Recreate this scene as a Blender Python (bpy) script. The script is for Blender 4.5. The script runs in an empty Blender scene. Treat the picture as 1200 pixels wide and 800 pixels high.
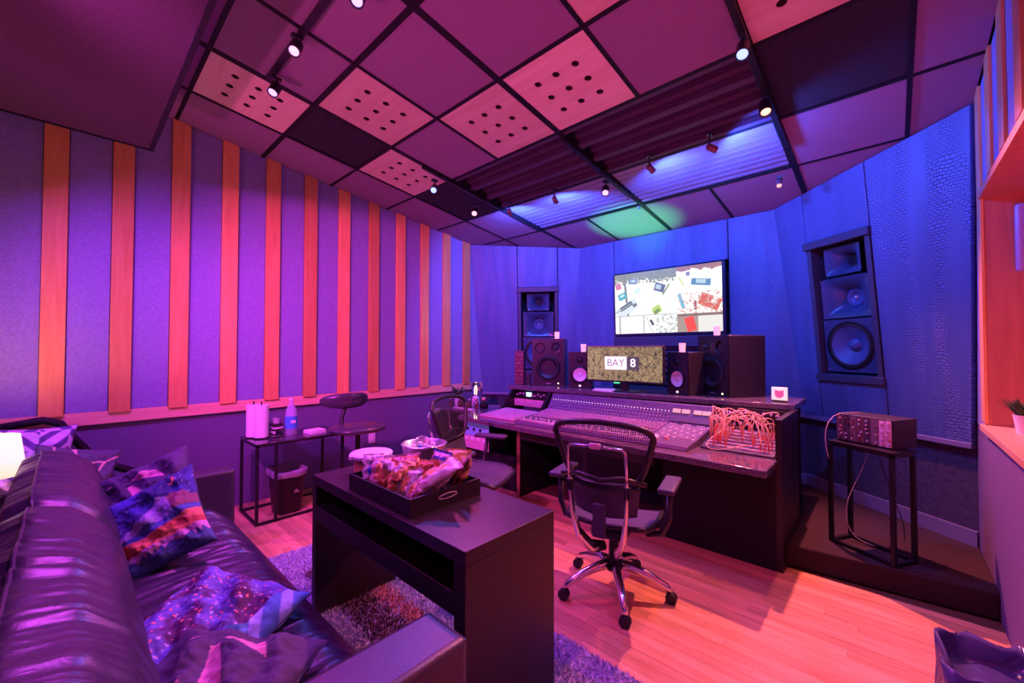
import bpy, math, random
from mathutils import Vector, Matrix, noise
random.seed(7)
S = bpy.context.scene
COL = S.collection
R_ = math.radians

# ------------------------------------------------------------------ camera
YAW = math.atan2(445, 480)
cam_data = bpy.data.cameras.new('camera')
cam_data.sensor_width = 36.0
cam_data.lens = 36.0 * 480 / 1200
cam_data.clip_start = 0.02
cam = bpy.data.objects.new('camera', cam_data)
COL.objects.link(cam)
cam.location = (0, 0, 1.42)
cam.rotation_euler = (R_(90) + math.atan(10 / 480), 0, YAW)
S.camera = cam

# ------------------------------------------------------------------ world and exposure
W = bpy.data.worlds.new('world')
S.world = W
W.use_nodes = True
W.node_tree.nodes['Background'].inputs[0].default_value = (0.03, 0.01, 0.05, 1)
W.node_tree.nodes['Background'].inputs[1].default_value = 0.3
S.view_settings.view_transform = 'Standard'
S.view_settings.look = 'None'
S.view_settings.gamma = 1
S.view_settings.use_curve_mapping = False
S.view_settings.exposure = 0.0

# room lamps: (x, y, z), target, colour, watts, cone degrees, blend, radius
MAG = (1.0, 0.075, 0.80); VIO = (0.50, 0.05, 1.0); BLU = (0.05, 0.12, 1.0); RED = (1.0, 0.10, 0.10); PNK = (1.0, 0.09, 0.42); GRN = (0.05, 1.0, 0.25); BLV = (0.16, 0.10, 1.0); ORG = (1.0, 0.20, 0.08)
UP = 250
SPOTS = {
 # seen lamps, the last one added
 'L0': ((-1.92, 0.94, 3.15), (-1.0, -0.2, 0.6), VIO, 80, 120, .8, .04),
 'L1': ((-2.53, 0.86, 3.16), (-1.6, -0.1, 0.9), MAG, 120, 160, .8, .04),
 'L2': ((-3.03, 0.90, 3.15), (-2.4, -0.3, 0.5), VIO, 110, 165, .8, .04),
 'L3': ((-3.22, 2.36, 2.96), (-1.4, 0.3, 0.6), BLU, 140, 100, .7, .04),
 'L4': ((-3.28, 2.94, 2.89), (-1.4, 0.9, 0.3), PNK, 120, 100, .7, .04),
 'L5': ((-1.88, 3.27, 2.84), (-0.9, 1.4, 0.2), MAG, 55, 90, .6, .03),
 'L6': ((-0.55, 2.36, 2.96), (-0.5, 0.9, 0.3), BLU, 80, 100, .7, .04),
 'L7': ((-0.55, 2.90, 2.89), (0.0, 1.8, 0.0), ORG, 90, 130, .9, .03),
 'F1': ((-0.67, 4.00, 2.79), (-0.5, 1.9, 0.0), (1.0, .20, .24), 520, 105, .6, .02),  # added to throw the desk's shadow across the floor
 # lamps turned to the front wall
 'C1': ((-2.94, 3.15, 2.86), (-3.6, 4.7, 2.1), BLU, 105, 150, .4, .03),
 'C2': ((-2.38, 3.20, 2.86), (-2.8, 4.8, 2.1), BLU, 100, 160, .4, .03),
 'C3': ((-1.39, 3.17, 2.86), (-1.0, 4.8, 2.1), BLU, 100, 160, .4, .03),
 'C4': ((-0.91, 3.14, 2.86), (0.1, 4.3, 2.3), BLU, 100, 160, .4, .03),
 # fill lamps added out of view, behind and over the camera
 'B1': ((-3.00, -0.50, 2.78), (-4.2, 1.6, .5), VIO, 230, 110, 1, .08),
 'B2': ((-1.90, -0.60, 2.78), (-4.2, 3.2, 1.0), MAG, 640, 78, 1, .08),
 'B3': ((-0.60, -0.40, 2.78), (-0.7, 2.2, 0.0), PNK, 30, 80, 1, .08),
 'B4': ((-0.20, 1.20, 3.10), (-0.3, 2.6, 0.0), RED, 25, 90, 1, .08),
}

# ------------------------------------------------------------------ materials
MATS = {}
def nt(m): return m.node_tree.nodes, m.node_tree.links
def mat(name, col, rough=.6, metal=0.0, emit=None, es=0.0, var=0.0, vscale=20.0, bump=0.0, bscale=60.0, spec=None, stretch=None, alpha=None, trans=0.0, coat=0.0, detail=4.0):
    if name in MATS: return MATS[name]
    m = bpy.data.materials.new(name); m.use_nodes = True
    N, L = nt(m); b = N['Principled BSDF']
    b.inputs['Base Color'].default_value = (*col, 1)
    b.inputs['Roughness'].default_value = rough
    b.inputs['Metallic'].default_value = metal
    if spec is not None: b.inputs['Specular IOR Level'].default_value = spec
    if coat: b.inputs['Coat Weight'].default_value = coat
    if trans: b.inputs['Transmission Weight'].default_value = trans
    if alpha is not None: b.inputs['Alpha'].default_value = alpha
    if emit: b.inputs['Emission Color'].default_value = (*emit, 1); b.inputs['Emission Strength'].default_value = es
    tc = N.new('ShaderNodeTexCoord'); mp = N.new('ShaderNodeMapping')
    L.new(tc.outputs['Object'], mp.inputs['Vector'])
    if stretch: mp.inputs['Scale'].default_value = stretch
    if var:
        n = N.new('ShaderNodeTexNoise'); n.inputs['Scale'].default_value = vscale; n.inputs['Detail'].default_value = detail
        L.new(mp.outputs[0], n.inputs['Vector'])
        r = N.new('ShaderNodeValToRGB')
        r.color_ramp.elements[0].position = .3; r.color_ramp.elements[1].position = .7
        r.color_ramp.elements[0].color = (*[c * (1 - var) for c in col], 1)
        r.color_ramp.elements[1].color = (*[min(1, c * (1 + var)) for c in col], 1)
        L.new(n.outputs['Fac'], r.inputs[0]); L.new(r.outputs[0], b.inputs['Base Color'])
    if bump:
        n2 = N.new('ShaderNodeTexNoise'); n2.inputs['Scale'].default_value = bscale; n2.inputs['Detail'].default_value = 3
        L.new(mp.outputs[0], n2.inputs['Vector'])
        bp = N.new('ShaderNodeBump'); bp.inputs['Strength'].default_value = bump; bp.inputs['Distance'].default_value = .01
        L.new(n2.outputs['Fac'], bp.inputs['Height']); L.new(bp.outputs[0], b.inputs['Normal'])
    MATS[name] = m
    return m

def mat_paint(name, rough=.7, emit=0.0, bump=0.0):
    if name in MATS: return MATS[name]
    m = bpy.data.materials.new(name); m.use_nodes = True
    N, L = nt(m); b = N['Principled BSDF']; b.inputs['Roughness'].default_value = rough
    a = N.new('ShaderNodeAttribute'); a.attribute_name = 'Col'
    if emit:
        b.inputs['Base Color'].default_value = (0.01, .01, .01, 1)
        L.new(a.outputs['Color'], b.inputs['Emission Color']); b.inputs['Emission Strength'].default_value = emit
    else: L.new(a.outputs['Color'], b.inputs['Base Color'])
    MATS[name] = m
    return m

def mat_croc():
    m = bpy.data.materials.new('embossed_vinyl'); m.use_nodes = True
    N, L = nt(m); b = N['Principled BSDF']; b.inputs['Roughness'].default_value = .5
    tc = N.new('ShaderNodeTexCoord'); sep = N.new('ShaderNodeSeparateXYZ'); L.new(tc.outputs['Object'], sep.inputs[0])
    mp = N.new('ShaderNodeCombineXYZ'); L.new(sep.outputs[0], mp.inputs[0]); L.new(sep.outputs[2], mp.inputs[1])
    nz = N.new('ShaderNodeTexNoise'); nz.inputs['Scale'].default_value = 5; L.new(mp.outputs[0], nz.inputs['Vector'])
    sc = N.new('ShaderNodeVectorMath'); sc.operation = 'SCALE'; sc.inputs['Scale'].default_value = .09
    L.new(nz.outputs['Color'], sc.inputs[0])
    ad = N.new('ShaderNodeVectorMath'); ad.operation = 'ADD'; L.new(mp.outputs[0], ad.inputs[0]); L.new(sc.outputs[0], ad.inputs[1])
    br = N.new('ShaderNodeTexBrick'); br.offset = .5; br.inputs['Scale'].default_value = 1
    br.inputs['Brick Width'].default_value = .036; br.inputs['Row Height'].default_value = .020
    br.inputs['Mortar Size'].default_value = .004; br.inputs['Mortar Smooth'].default_value = 1.0
    br.inputs['Color1'].default_value = (1, 1, 1, 1); br.inputs['Color2'].default_value = (.8, .8, .8, 1); br.inputs['Mortar'].default_value = (0, 0, 0, 1)
    L.new(ad.outputs[0], br.inputs['Vector'])
    # columns in which the scales stand out
    st = N.new('ShaderNodeMapping'); st.inputs['Scale'].default_value = (7.5, .9, 1); L.new(mp.outputs[0], st.inputs[0])
    n2 = N.new('ShaderNodeTexNoise'); n2.inputs['Scale'].default_value = 1; n2.inputs['Detail'].default_value = 2; L.new(st.outputs[0], n2.inputs['Vector'])
    r = N.new('ShaderNodeValToRGB'); r.color_ramp.elements[0].position = .46; r.color_ramp.elements[1].position = .62
    L.new(n2.outputs['Fac'], r.inputs[0])
    mx = N.new('ShaderNodeMix'); mx.data_type = 'RGBA'; mx.inputs[6].default_value = (.55, .55, .55, 1)
    L.new(r.outputs[0], mx.inputs[0]); L.new(br.outputs['Color'], mx.inputs[7])
    bp = N.new('ShaderNodeBump'); bp.inputs['Strength'].default_value = .5; bp.inputs['Distance'].default_value = .01
    L.new(mx.outputs[2], bp.inputs['Height']); L.new(bp.outputs[0], b.inputs['Normal'])
    c = N.new('ShaderNodeMix'); c.data_type = 'RGBA'; c.inputs[6].default_value = (.035, .065, .18, 1); c.inputs[7].default_value = (.18, .27, .60, 1)
    L.new(mx.outputs[2], c.inputs[0]); 
    n3 = N.new('ShaderNodeTexNoise'); n3.inputs['Scale'].default_value = .8; n3.inputs['Detail'].default_value = 6; L.new(st.outputs[0], n3.inputs['Vector'])
    c2 = N.new('ShaderNodeMix'); c2.data_type = 'RGBA'; c2.blend_type = 'MULTIPLY'; c2.inputs[0].default_value = .55
    L.new(c.outputs[2], c2.inputs[6]); L.new(n3.outputs['Fac'], c2.inputs[7])
    L.new(c2.outputs[2], b.inputs['Base Color'])
    MATS['croc'] = m
    return m

def mat_wood(name, c1, c2, rough=.35, along='X', scale=1.0, coat=0.0):
    if name in MATS: return MATS[name]
    m = bpy.data.materials.new(name); m.use_nodes = True
    N, L = nt(m); b = N['Principled BSDF']; b.inputs['Roughness'].default_value = rough
    if coat: b.inputs['Coat Weight'].default_value = coat; b.inputs['Coat Roughness'].default_value = .15
    tc = N.new('ShaderNodeTexCoord'); mp = N.new('ShaderNodeMapping'); L.new(tc.outputs['Object'], mp.inputs[0])
    s = {'X': (1.2, 14, 14), 'Y': (14, 1.2, 14), 'Z': (14, 14, 1.2)}[along]
    mp.inputs['Scale'].default_value = tuple(q * scale for q in s)
    oi = N.new('ShaderNodeObjectInfo')
    n = N.new('ShaderNodeTexNoise'); n.noise_dimensions = '4D'; n.inputs['Scale'].default_value = 2.2; n.inputs['Detail'].default_value = 6; n.inputs['Distortion'].default_value = .8
    ml = N.new('ShaderNodeMath'); ml.operation = 'MULTIPLY'; ml.inputs[1].default_value = 37; L.new(oi.outputs['Random'], ml.inputs[0]); L.new(ml.outputs[0], n.inputs['W'])
    L.new(mp.outputs[0], n.inputs['Vector'])
    r = N.new('ShaderNodeValToRGB'); r.color_ramp.elements[0].position = .3; r.color_ramp.elements[1].position = .72
    r.color_ramp.elements[0].color = (*c1, 1); r.color_ramp.elements[1].color = (*c2, 1)
    L.new(n.outputs['Fac'], r.inputs[0])
    mr = N.new('ShaderNodeMapRange'); mr.inputs[3].default_value = .72; mr.inputs[4].default_value = 1.12; L.new(oi.outputs['Random'], mr.inputs[0])
    hs = N.new('ShaderNodeHueSaturation'); L.new(mr.outputs[0], hs.inputs['Value']); L.new(r.outputs[0], hs.inputs['Color'])
    L.new(hs.outputs[0], b.inputs['Base Color'])
    bp = N.new('ShaderNodeBump'); bp.inputs['Strength'].default_value = .06; L.new(n.outputs['Fac'], bp.inputs['Height']); L.new(bp.outputs[0], b.inputs['Normal'])
    MATS[name] = m
    return m

def mat_leather():
    m = bpy.data.materials.new('leather'); m.use_nodes = True
    N, L = nt(m); b = N['Principled BSDF']; b.inputs['Base Color'].default_value = (.03, .022, .05, 1); b.inputs['Roughness'].default_value = .36; b.inputs['Specular IOR Level'].default_value = .7
    tc = N.new('ShaderNodeTexCoord')
    n = N.new('ShaderNodeTexNoise'); n.inputs['Scale'].default_value = 140; L.new(tc.outputs['Object'], n.inputs['Vector'])
    mp = N.new('ShaderNodeMapping'); mp.inputs['Scale'].default_value = (9, 2.2, 2.2); L.new(tc.outputs['Object'], mp.inputs[0])
    n2 = N.new('ShaderNodeTexNoise'); n2.inputs['Scale'].default_value = 2.2; n2.inputs['Detail'].default_value = 5; n2.inputs['Distortion'].default_value = .6; L.new(mp.outputs[0], n2.inputs['Vector'])
    b1 = N.new('ShaderNodeBump'); b1.inputs['Strength'].default_value = .12; b1.inputs['Distance'].default_value = .004; L.new(n.outputs['Fac'], b1.inputs['Height'])
    b2 = N.new('ShaderNodeBump'); b2.inputs['Strength'].default_value = .22; b2.inputs['Distance'].default_value = .03; L.new(n2.outputs['Fac'], b2.inputs['Height'])
    L.new(b1.outputs[0], b2.inputs['Normal']); L.new(b2.outputs[0], b.inputs['Normal'])
    MATS['leather'] = m
    return m

CROC = mat_croc(); LEATHER = mat_leather()
LEATHERS = mat('smooth_leather', (.03, .022, .045), .40, bump=.12, bscale=150, spec=.7)
FABRIC = mat('wall_fabric', (.27, .26, .50), .9, var=.18, vscale=90, bump=.25, bscale=400)
MAPLE_Z = mat_wood('maple_upright', (.80, .38, .10), (.95, .52, .18), .28, 'Z', coat=.3)
MAPLE_Y = mat_wood('maple_rail', (.72, .42, .24), (.86, .56, .36), .38, 'Y')
MAPLE_X = mat_wood('maple_floor', (.60, .30, .14), (.82, .48, .26), .33, 'X')
MAPLE_P = mat_wood('maple_panel', (.70, .52, .36), (.84, .66, .50), .5, 'X', .5)
CARPETW = mat('wall_carpet', (.16, .12, .26), .95, var=.25, vscale=150, bump=.4, bscale=300)
CARPETR = mat('step_carpet', (.035, .018, .024), .95, var=.3, vscale=200, bump=.5, bscale=350)
TILE = mat('ceiling_fabric', (.27, .16, .26), .95, var=.16, vscale=160, bump=.2, bscale=350)
FOAM = mat('black_foam', (.018, .016, .025), .9, var=.5, vscale=120, bump=.5, bscale=200)
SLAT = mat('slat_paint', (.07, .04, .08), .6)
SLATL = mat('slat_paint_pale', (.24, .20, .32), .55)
BLACK = mat('black_paint', (.010, .008, .013), .6, spec=.25)
BLKMETAL = mat('black_metal', (.012, .010, .015), .4, .2)
PLASTIC = mat('black_plastic', (.016, .014, .022), .38)
DWOOD = mat_wood('espresso_wood', (.012, .006, .009), (.02, .011, .015), .40, 'X', 1.5)
CHROME = mat('chrome', (.75, .72, .76), .16, 1.0)
SILVER = mat('silver_paint', (.5, .48, .52), .35, .6)
GRANITE = mat('granite', (.13, .10, .13), .12, var=.95, vscale=130, detail=8, coat=.4)
WHITE = mat('white_plastic', (.8, .78, .8), .4)
PAPER = mat('paper', (.85, .82, .85), .9, bump=.2, bscale=80)
GLASS = mat('glass', (.9, .9, .95), .05, trans=1.0)
RUBBER = mat('rubber', (.02, .02, .025), .6)
CORD = mat('orange_cord', (.92, .62, .36), .5)
PINKF = mat('pink_faceplate', (.62, .40, .52), .4, var=.2, vscale=60)
CONS = mat('console_panel', (.13, .09, .19), .35, var=.3, vscale=60)
KNOB = mat('knob_grey', (.62, .52, .72), .35)
LEDW = mat('led_white', (.9, .8, .9), .5, emit=(1, .75, .9), es=1.6)
GREEN = mat('leaf_green', (.05, .12, .04), .6)

# ------------------------------------------------------------------ mesh helpers
class MB:
    def __init__(s, m=None): s.v = []; s.f = []; s.m = m or Matrix.Identity(4); s.c = None
    def add(s, vs, fs):
        o = len(s.v); s.v += [s.m @ Vector(p) for p in vs]; s.f += [tuple(i + o for i in q) for q in fs]; return s
    def box(s, x0, x1, y0, y1, z0, z1):
        return s.add([(x0,y0,z0),(x1,y0,z0),(x1,y1,z0),(x0,y1,z0),(x0,y0,z1),(x1,y0,z1),(x1,y1,z1),(x0,y1,z1)],
                     [(0,3,2,1),(4,5,6,7),(0,1,5,4),(1,2,6,5),(2,3,7,6),(3,0,4,7)])
    def prism(s, poly, a0, a1, axis='z'):
        n = len(poly)
        P = {'z': lambda p, a: (p[0], p[1], a), 'y': lambda p, a: (p[0], a, p[1]), 'x': lambda p, a: (a, p[0], p[1])}[axis]
        vs = [P(p, a0) for p in poly] + [P(p, a1) for p in poly]
        return s.add(vs, [tuple(range(n))[::-1], tuple(range(n, 2 * n))] + [(i, (i + 1) % n, n + (i + 1) % n, n + i) for i in range(n)])
    def tube(s, pts, r, n=8, closed=False, flat=1.0):
        pts = [Vector(p) for p in pts]; k = len(pts); rs = r if isinstance(r, (list, tuple)) else [r] * k
        vs = []; up = Vector((0, 0, 1)); prev = None
        for i, p in enumerate(pts):
            if closed: d = pts[(i + 1) % k] - pts[i - 1]
            else: d = pts[min(i + 1, k - 1)] - pts[max(i - 1, 0)]
            d = d.normalized() if d.length > 1e-9 else Vector((0, 0, 1))
            if prev is None:
                a = d.cross(up)
                if a.length < .05: a = d.cross(Vector((1, 0, 0)))
            else: a = prev - d * prev.dot(d)
            a.normalize(); prev = a; b = d.cross(a)
            for j in range(n):
                t = 2 * math.pi * j / n
                vs.append(p + (a * math.cos(t) + b * math.sin(t) * flat) * rs[i])
        fs = []
        for i in range(k if closed else k - 1):
            for j in range(n):
                i2 = (i + 1) % k
                fs.append((i * n + j, i * n + (j + 1) % n, i2 * n + (j + 1) % n, i2 * n + j))
        if not closed: fs += [tuple(range(n))[::-1], tuple((k - 1) * n + j for j in range(n))]
        return s.add(vs, fs)
    def lathe(s, prof, c=(0, 0, 0), n=20, axis='z', cap=True):
        vs = []
        for r, h in prof:
            for j in range(n):
                t = 2 * math.pi * j / n; x, y = r * math.cos(t), r * math.sin(t)
                vs.append({'z': (c[0] + x, c[1] + y, c[2] + h), 'y': (c[0] + x, c[1] + h, c[2] + y), 'x': (c[0] + h, c[1] + x, c[2] + y)}[axis])
        k = len(prof); fs = [(i * n + j, i * n + (j + 1) % n, (i + 1) * n + (j + 1) % n, (i + 1) * n + j) for i in range(k - 1) for j in range(n)]
        if cap: fs += [tuple(range(n))[::-1], tuple((k - 1) * n + j for j in range(n))]
        return s.add(vs, fs)
    def cyl(s, c, r, h, n=16, axis='z'): return s.lathe([(r, 0), (r, h)], c, n, axis)
    def grid(s, fn, nu, nv, closed_u=False):
        vs = [fn(i / (nu if closed_u else nu - 1), j / (nv - 1)) for j in range(nv) for i in range(nu)]
        fs = []
        for j in range(nv - 1):
            for i in range(nu if closed_u else nu - 1):
                fs.append((j * nu + i, j * nu + (i + 1) % nu, (j + 1) * nu + (i + 1) % nu, (j + 1) * nu + i))
        return s.add(vs, fs)
    def build(s, name, m, parent=None, bevel=0.0, smooth=False, seg=2, cols=None, solid=0.0, sub=0, mw=None, label=None):
        me = bpy.data.meshes.new(name); me.from_pydata([tuple(p) for p in s.v], [], s.f); me.validate(); me.update()
        import bmesh
        bm = bmesh.new(); bm.from_mesh(me); bmesh.ops.recalc_face_normals(bm, faces=bm.faces); bm.to_mesh(me); bm.free()
        if smooth:
            for p in me.polygons: p.use_smooth = True
            if smooth == 'auto': me.set_sharp_from_angle(angle=R_(40))
        if cols:
            a = me.color_attributes.new('Col', 'FLOAT_COLOR', 'POINT')
            for i, c in enumerate(cols): a.data[i].color = (*c, 1)
        me.materials.append(m)
        o = bpy.data.objects.new(name, me); COL.objects.link(o)
        if parent is not None: o.parent = parent
        if mw is not None: o.matrix_world = mw
        if bevel:
            b = o.modifiers.new('bevel', 'BEVEL'); b.width = bevel; b.segments = seg; b.limit_method = 'ANGLE'
            if not smooth:
                for p in me.polygons: p.use_smooth = True
                me.set_sharp_from_angle(angle=R_(40))
        if solid: q = o.modifiers.new('solid', 'SOLIDIFY'); q.thickness = solid; q.offset = 0
        if sub: q = o.modifiers.new('sub', 'SUBSURF'); q.levels = sub; q.render_levels = sub
        if label: o['label'] = label
        return o

def tag(o, label, cat, group=None, kind=None):
    o['label'] = label; o['category'] = cat
    if group: o['group'] = group
    if kind: o['kind'] = kind
    return o
def struct(o, label=None):
    o['kind'] = 'structure'
    if label: o['label'] = label
    return o
def stuff(o): o['kind'] = 'stuff'; return o
def thing(name, label, cat, loc=(0, 0, 0), rz=0.0, group=None, mw=None):
    o = bpy.data.objects.new(name, None); COL.objects.link(o); o.empty_display_size = .05
    o.location = loc; o.rotation_euler = (0, 0, rz)
    if mw is not None: o.matrix_world = mw
    return tag(o, label, cat, group)
def copy_tree(o, parent=None):
    c = o.copy(); COL.objects.link(c)
    if parent is not None:
        c.parent = parent; c.matrix_parent_inverse = o.matrix_parent_inverse.copy()
    for ch in list(o.children): copy_tree(ch, c)
    return c
def basis(o, x, y, z):
    m = Matrix.Identity(4)
    for i, a in enumerate((x, y, z)):
        for k in range(3): m[k][i] = a[k]
    for k in range(3): m[k][3] = o[k]
    return m
def sm(a, b, x):
    t = min(1, max(0, (x - a) / (b - a))); return t * t * (3 - 2 * t)
def fbm(p): return noise.fractal(Vector(p), 1.0, 2.0, 4)

# ------------------------------------------------------------------ room shell
XL, XR, YB = -4.413, 0.40, -2.6
CS = 0.13                                     # ceiling falls towards the front
def zc(y): return 3.425 - CS * y
CA = math.atan(CS)
def unit(a, b): l = math.hypot(a, b); return Vector((a / l, b / l, 0))
def wall_frame(T, nh, th):
    n0 = unit(*nh); t = R_(th)
    u = Vector((n0.y, -n0.x, 0)); n = n0 * math.cos(t) + Vector((0, 0, math.sin(t))); v = -n0 * math.sin(t) + Vector((0, 0, math.cos(t)))
    return basis(Vector(T), u, n, v)
FR = wall_frame((-.08, 4.15, 2.877), (.617, .787), 5.5)
FL = wall_frame((-3.7, 4.34, 2.87), (-.548, .837), 6)
FC = wall_frame((-2, 4.74, 2.81), (0, 1), 2.2)
def plane(F): return F.to_translation(), F.col[1].to_3d()
PCEIL = (Vector((0, 0, 3.425)), Vector((0, CS, 1))); PLED = (Vector((0, 0, .80)), Vector((0, 0, 1)))
PXL = (Vector((XL, 0, 0)), Vector((1, 0, 0))); PXR = (Vector((XR, 0, 0)), Vector((1, 0, 0)))
def ip(a, b, c):
    M = Matrix((a[1], b[1], c[1])); return M.inverted() @ Vector((a[1] @ a[0], b[1] @ b[0], c[1] @ c[0]))
def clip(poly, a, b, c):
    out = []
    for i in range(len(poly)):
        p, q = poly[i - 1], poly[i]; dp, dq = a * p[0] + b * p[1] - c, a * q[0] + b * q[1] - c
        if (dp <= 0) != (dq <= 0):
            t = dp / (dp - dq); out.append((p[0] + (q[0] - p[0]) * t, p[1] + (q[1] - p[1]) * t))
        if dq <= 0: out.append(q)
    return out
def sq_hole(mb, x0, x1, z0, z1, cx, cz, r, y, ax='y', depth=0.0, n=24):
    """a plate with a round hole; the wall of the hole goes back by depth"""
    A, B = [], []
    for j in range(n):
        t = 2 * math.pi * (j + .5) / n; c, s = math.cos(t), math.sin(t)
        k = min(((x1 if c > 0 else x0) - cx) / c, ((z1 if s > 0 else z0) - cz) / s)
        A.append((cx + c * k, cz + s * k)); B.append((cx + c * r, cz + s * r))
    # exact corners
    for X in (x0, x1):
        for Z in (z0, z1):
            j = min(range(n), key=lambda j: (A[j][0] - X) ** 2 + (A[j][1] - Z) ** 2); A[j] = (X, Z)
    P = (lambda p, d: (p[0], y + d, p[1])) if ax == 'y' else (lambda p, d: (p[0], p[1], y + d))
    vs = [P(p, 0) for p in A] + [P(p, 0) for p in B] + [P(p, depth) for p in B]
    fs = [(j, (j + 1) % n, n + (j + 1) % n, n + j) for j in range(n)]
    if depth: fs += [(n + j, n + (j + 1) % n, 2 * n + (j + 1) % n, 2 * n + j) for j in range(n)]
    mb.add(vs, fs)

# floor
floor = struct(MB().box(XL - .1, XR + .1, YB, 5.2, -.12, -.008).build('floor', mat('floor_base', (.10, .05, .03), .6)))
prng = random.Random(3)
PW = .062
rows = int((3.24 - .30) / PW)
for r in range(rows):
    y = .30 + r * PW; x = XL - prng.random() * .6
    first = True
    while x < XR:
        L = prng.choice((.75, .9, 1.1, 1.3, 1.6)) if y > .9 else 2.4
        x2 = min(x + L, XR)
        if x2 > XL + .02:
            xa = max(x, XL)
            MB().box(xa + .0006, x2 - .0006, y + .0006, y + PW - .0006, -.008, 0.0).build('plank', MAPLE_X, floor)
        x = x2
        if x2 >= XR: break
MB().box(XL, XR, YB, .30, -.008, 0).build('plank_field', MAPLE_X, floor)

# left wall
def wy(y0, y1, z0, x0, x1): return MB().prism([(y0, z0), (y1, z0), (y1, zc(y1) - .002), (y0, zc(y0) - .002)], x0, x1, 'x')
wl = struct(MB().prism([(YB, 0), (4.9, 0), (4.9, zc(4.9)), (YB, zc(YB))], XL - .12, XL, 'x').build('wall_left', CARPETW))
st_y = [-.147 + .3513 * i for i in range(-7, 12)]
for i, y in enumerate(st_y):
    wy(y, y + .122, .943, XL, XL + .050).build('wood_strip', MAPLE_Z, wl, bevel=.002)
    y2 = st_y[i + 1] if i + 1 < len(st_y) else 4.22
    wy(y + .124, y2 - .002, .957, XL, XL + .028).build('fabric_panel', FABRIC, wl, bevel=.004)
wy(YB, st_y[0] - .002, .957, XL, XL + .028).build('fabric_panel', FABRIC, wl)
struct(MB().box(XL, XL + .032, YB, 4.23, .862, .957).build('trim_1', MAPLE_Y, bevel=.003), 'maple chair rail running along the left wall')
# wall plates
o = MB().box(XL, XL + .008, .50, .58, .43, .46).build('wall_outlet', WHITE, bevel=.002); tag(o, 'small white outlet plate on the left wall behind the sofa arm', 'outlet')
o = MB().box(XL, XL + .010, 2.34, 2.42, .35, .47).build('wall_outlet', WHITE, bevel=.002); tag(o, 'upright white wall plate on the left wall under the black stool seat', 'outlet')
MB().box(XL + .010, XL + .014, 2.365, 2.395, .38, .44).build('switch', PAPER, o)

# right wall with the window recess
wr = struct(MB().prism([(YB, 0), (4.6, 0), (4.6, .95), (YB, .95)], XR, XR + .14, 'x').build('wall_right', mat('right_carpet', (.15, .10, .24), .95, var=.2, vscale=150, bump=.4, bscale=300)))
MB().prism([(YB, 2.336), (3.6, 2.336), (3.6, zc(3.6)), (YB, zc(YB))], XR, XR + .14, 'x').build('upper_wall', FABRIC, wr)
MB().prism([(3.601, .95), (4.6, .95), (4.6, zc(4.6)), (3.6, zc(3.6))], XR, XR + .14, 'x').build('far_wall', FABRIC, wr)
MB().prism([(YB, .95), (.9, .95), (.9, 2.295), (YB, 2.295)], XR, XR + .14, 'x').build('near_wall', FABRIC, wr)
for i in range(-5, 12):
    y = .06 + .3513 * i
    if y + .12 > 4.0: break
    z0 = 2.36 if .8 < y < 3.56 else 1.0
    MB().prism([(y, z0), (y + .122, z0), (y + .122, zc(y + .122) - .002), (y, zc(y) - .002)], XR - .014, XR, 'x').build('wood_strip', MAPLE_Z, wr, bevel=.002)
REV = mat_wood('reveal_wood', (.55, .20, .13), (.68, .28, .18), .5, 'Z')
MB().box(XR - .02, 1.05, .9, 3.6, 2.295, 2.3355).build('reveal_head', REV, wr)
MB().box(XR - .012, 1.05, 3.575, 3.6, .99, 2.295).build('reveal_side', REV, wr)
MB().box(XR - .012, 1.05, .9, .925, .99, 2.295).build('reveal_side', REV, wr)
MB().box(1.03, 1.05, .9, 3.6, .99, 2.295).build('recess_back', REV, wr)
MB().box(XR - .03, 1.05, .9, 3.62, .955, .99).build('window_sill', MAPLE_Y, wr, bevel=.003)
t = thing('wall_screen', 'purple rounded wall panel high in the right window recess', 'screen', (.68, 3.574, 2.04))
MB().box(-.17, .17, -.035, 0, -.19, .19).build('housing', mat('lilac_plastic', (.42, .34, .60), .4), t, bevel=.02)
MB().box(-.14, .14, -.038, -.034, -.16, .16).build('face', mat('lilac_face', (.36, .28, .62), .25), t)

t = thing('added_recess_lamp', 'small orange-red fill lamp added inside the window recess', 'lamp', (.78, 1.6, 1.0))  # unseen lamp added to light the recess red
MB().cyl((0, 0, 0), .05, .06).build('housing', PLASTIC, t); MB().lathe([(.04, .06), (.03, .08), (.001, .09)], n=16).build('lens', mat('recess_fill_lens', (0, 0, 0), emit=(1, .3, .15), es=3), t)
ld = bpy.data.lights.new('recess_fill_glow', 'POINT'); ld.color = (1, .11, .08); ld.energy = 7; ld.shadow_soft_size = .05
lo = bpy.data.objects.new('recess_fill_glow', ld); COL.objects.link(lo); lo.parent = t; lo.location = (0, 0, .25)

# back wall
struct(MB().box(XL - .1, 1.1, YB - .1, YB, 0, zc(YB)).build('wall_back', FABRIC))

# front walls, leaning into the room
def sv(F, P): q = F.inverted() @ Vector(P); return (q.x, q.z)
def panel(F, parent, poly, name='upholstered_panel', y0=-.04, y1=0.0, m=None, bevel=.006):
    o = MB().prism(poly, y0, y1, 'y').build(name, m or CROC, parent, bevel=bevel); return o
def quad(F, pa, pb):
    P = plane(F); return [sv(F, ip(P, pa, PLED)), sv(F, ip(P, pb, PLED)), sv(F, ip(P, pb, PCEIL)), sv(F, ip(P, pa, PCEIL))]
QR = quad(FR, plane(FC), PXR); QL = quad(FL, PXL, plane(FC)); QC = quad(FC, plane(FL), plane(FR))
BACKM = mat('wall_backing', (.02, .02, .03), .9)
walls = {}
for nm, F, Q in (('wall_front_right', FR, QR), ('wall_front_left', FL, QL), ('wall_front', FC, QC)):
    w = struct(MB().prism(Q, .24, .30, 'y').build(nm, BACKM, mw=F)); walls[nm] = w
g = .003
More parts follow.
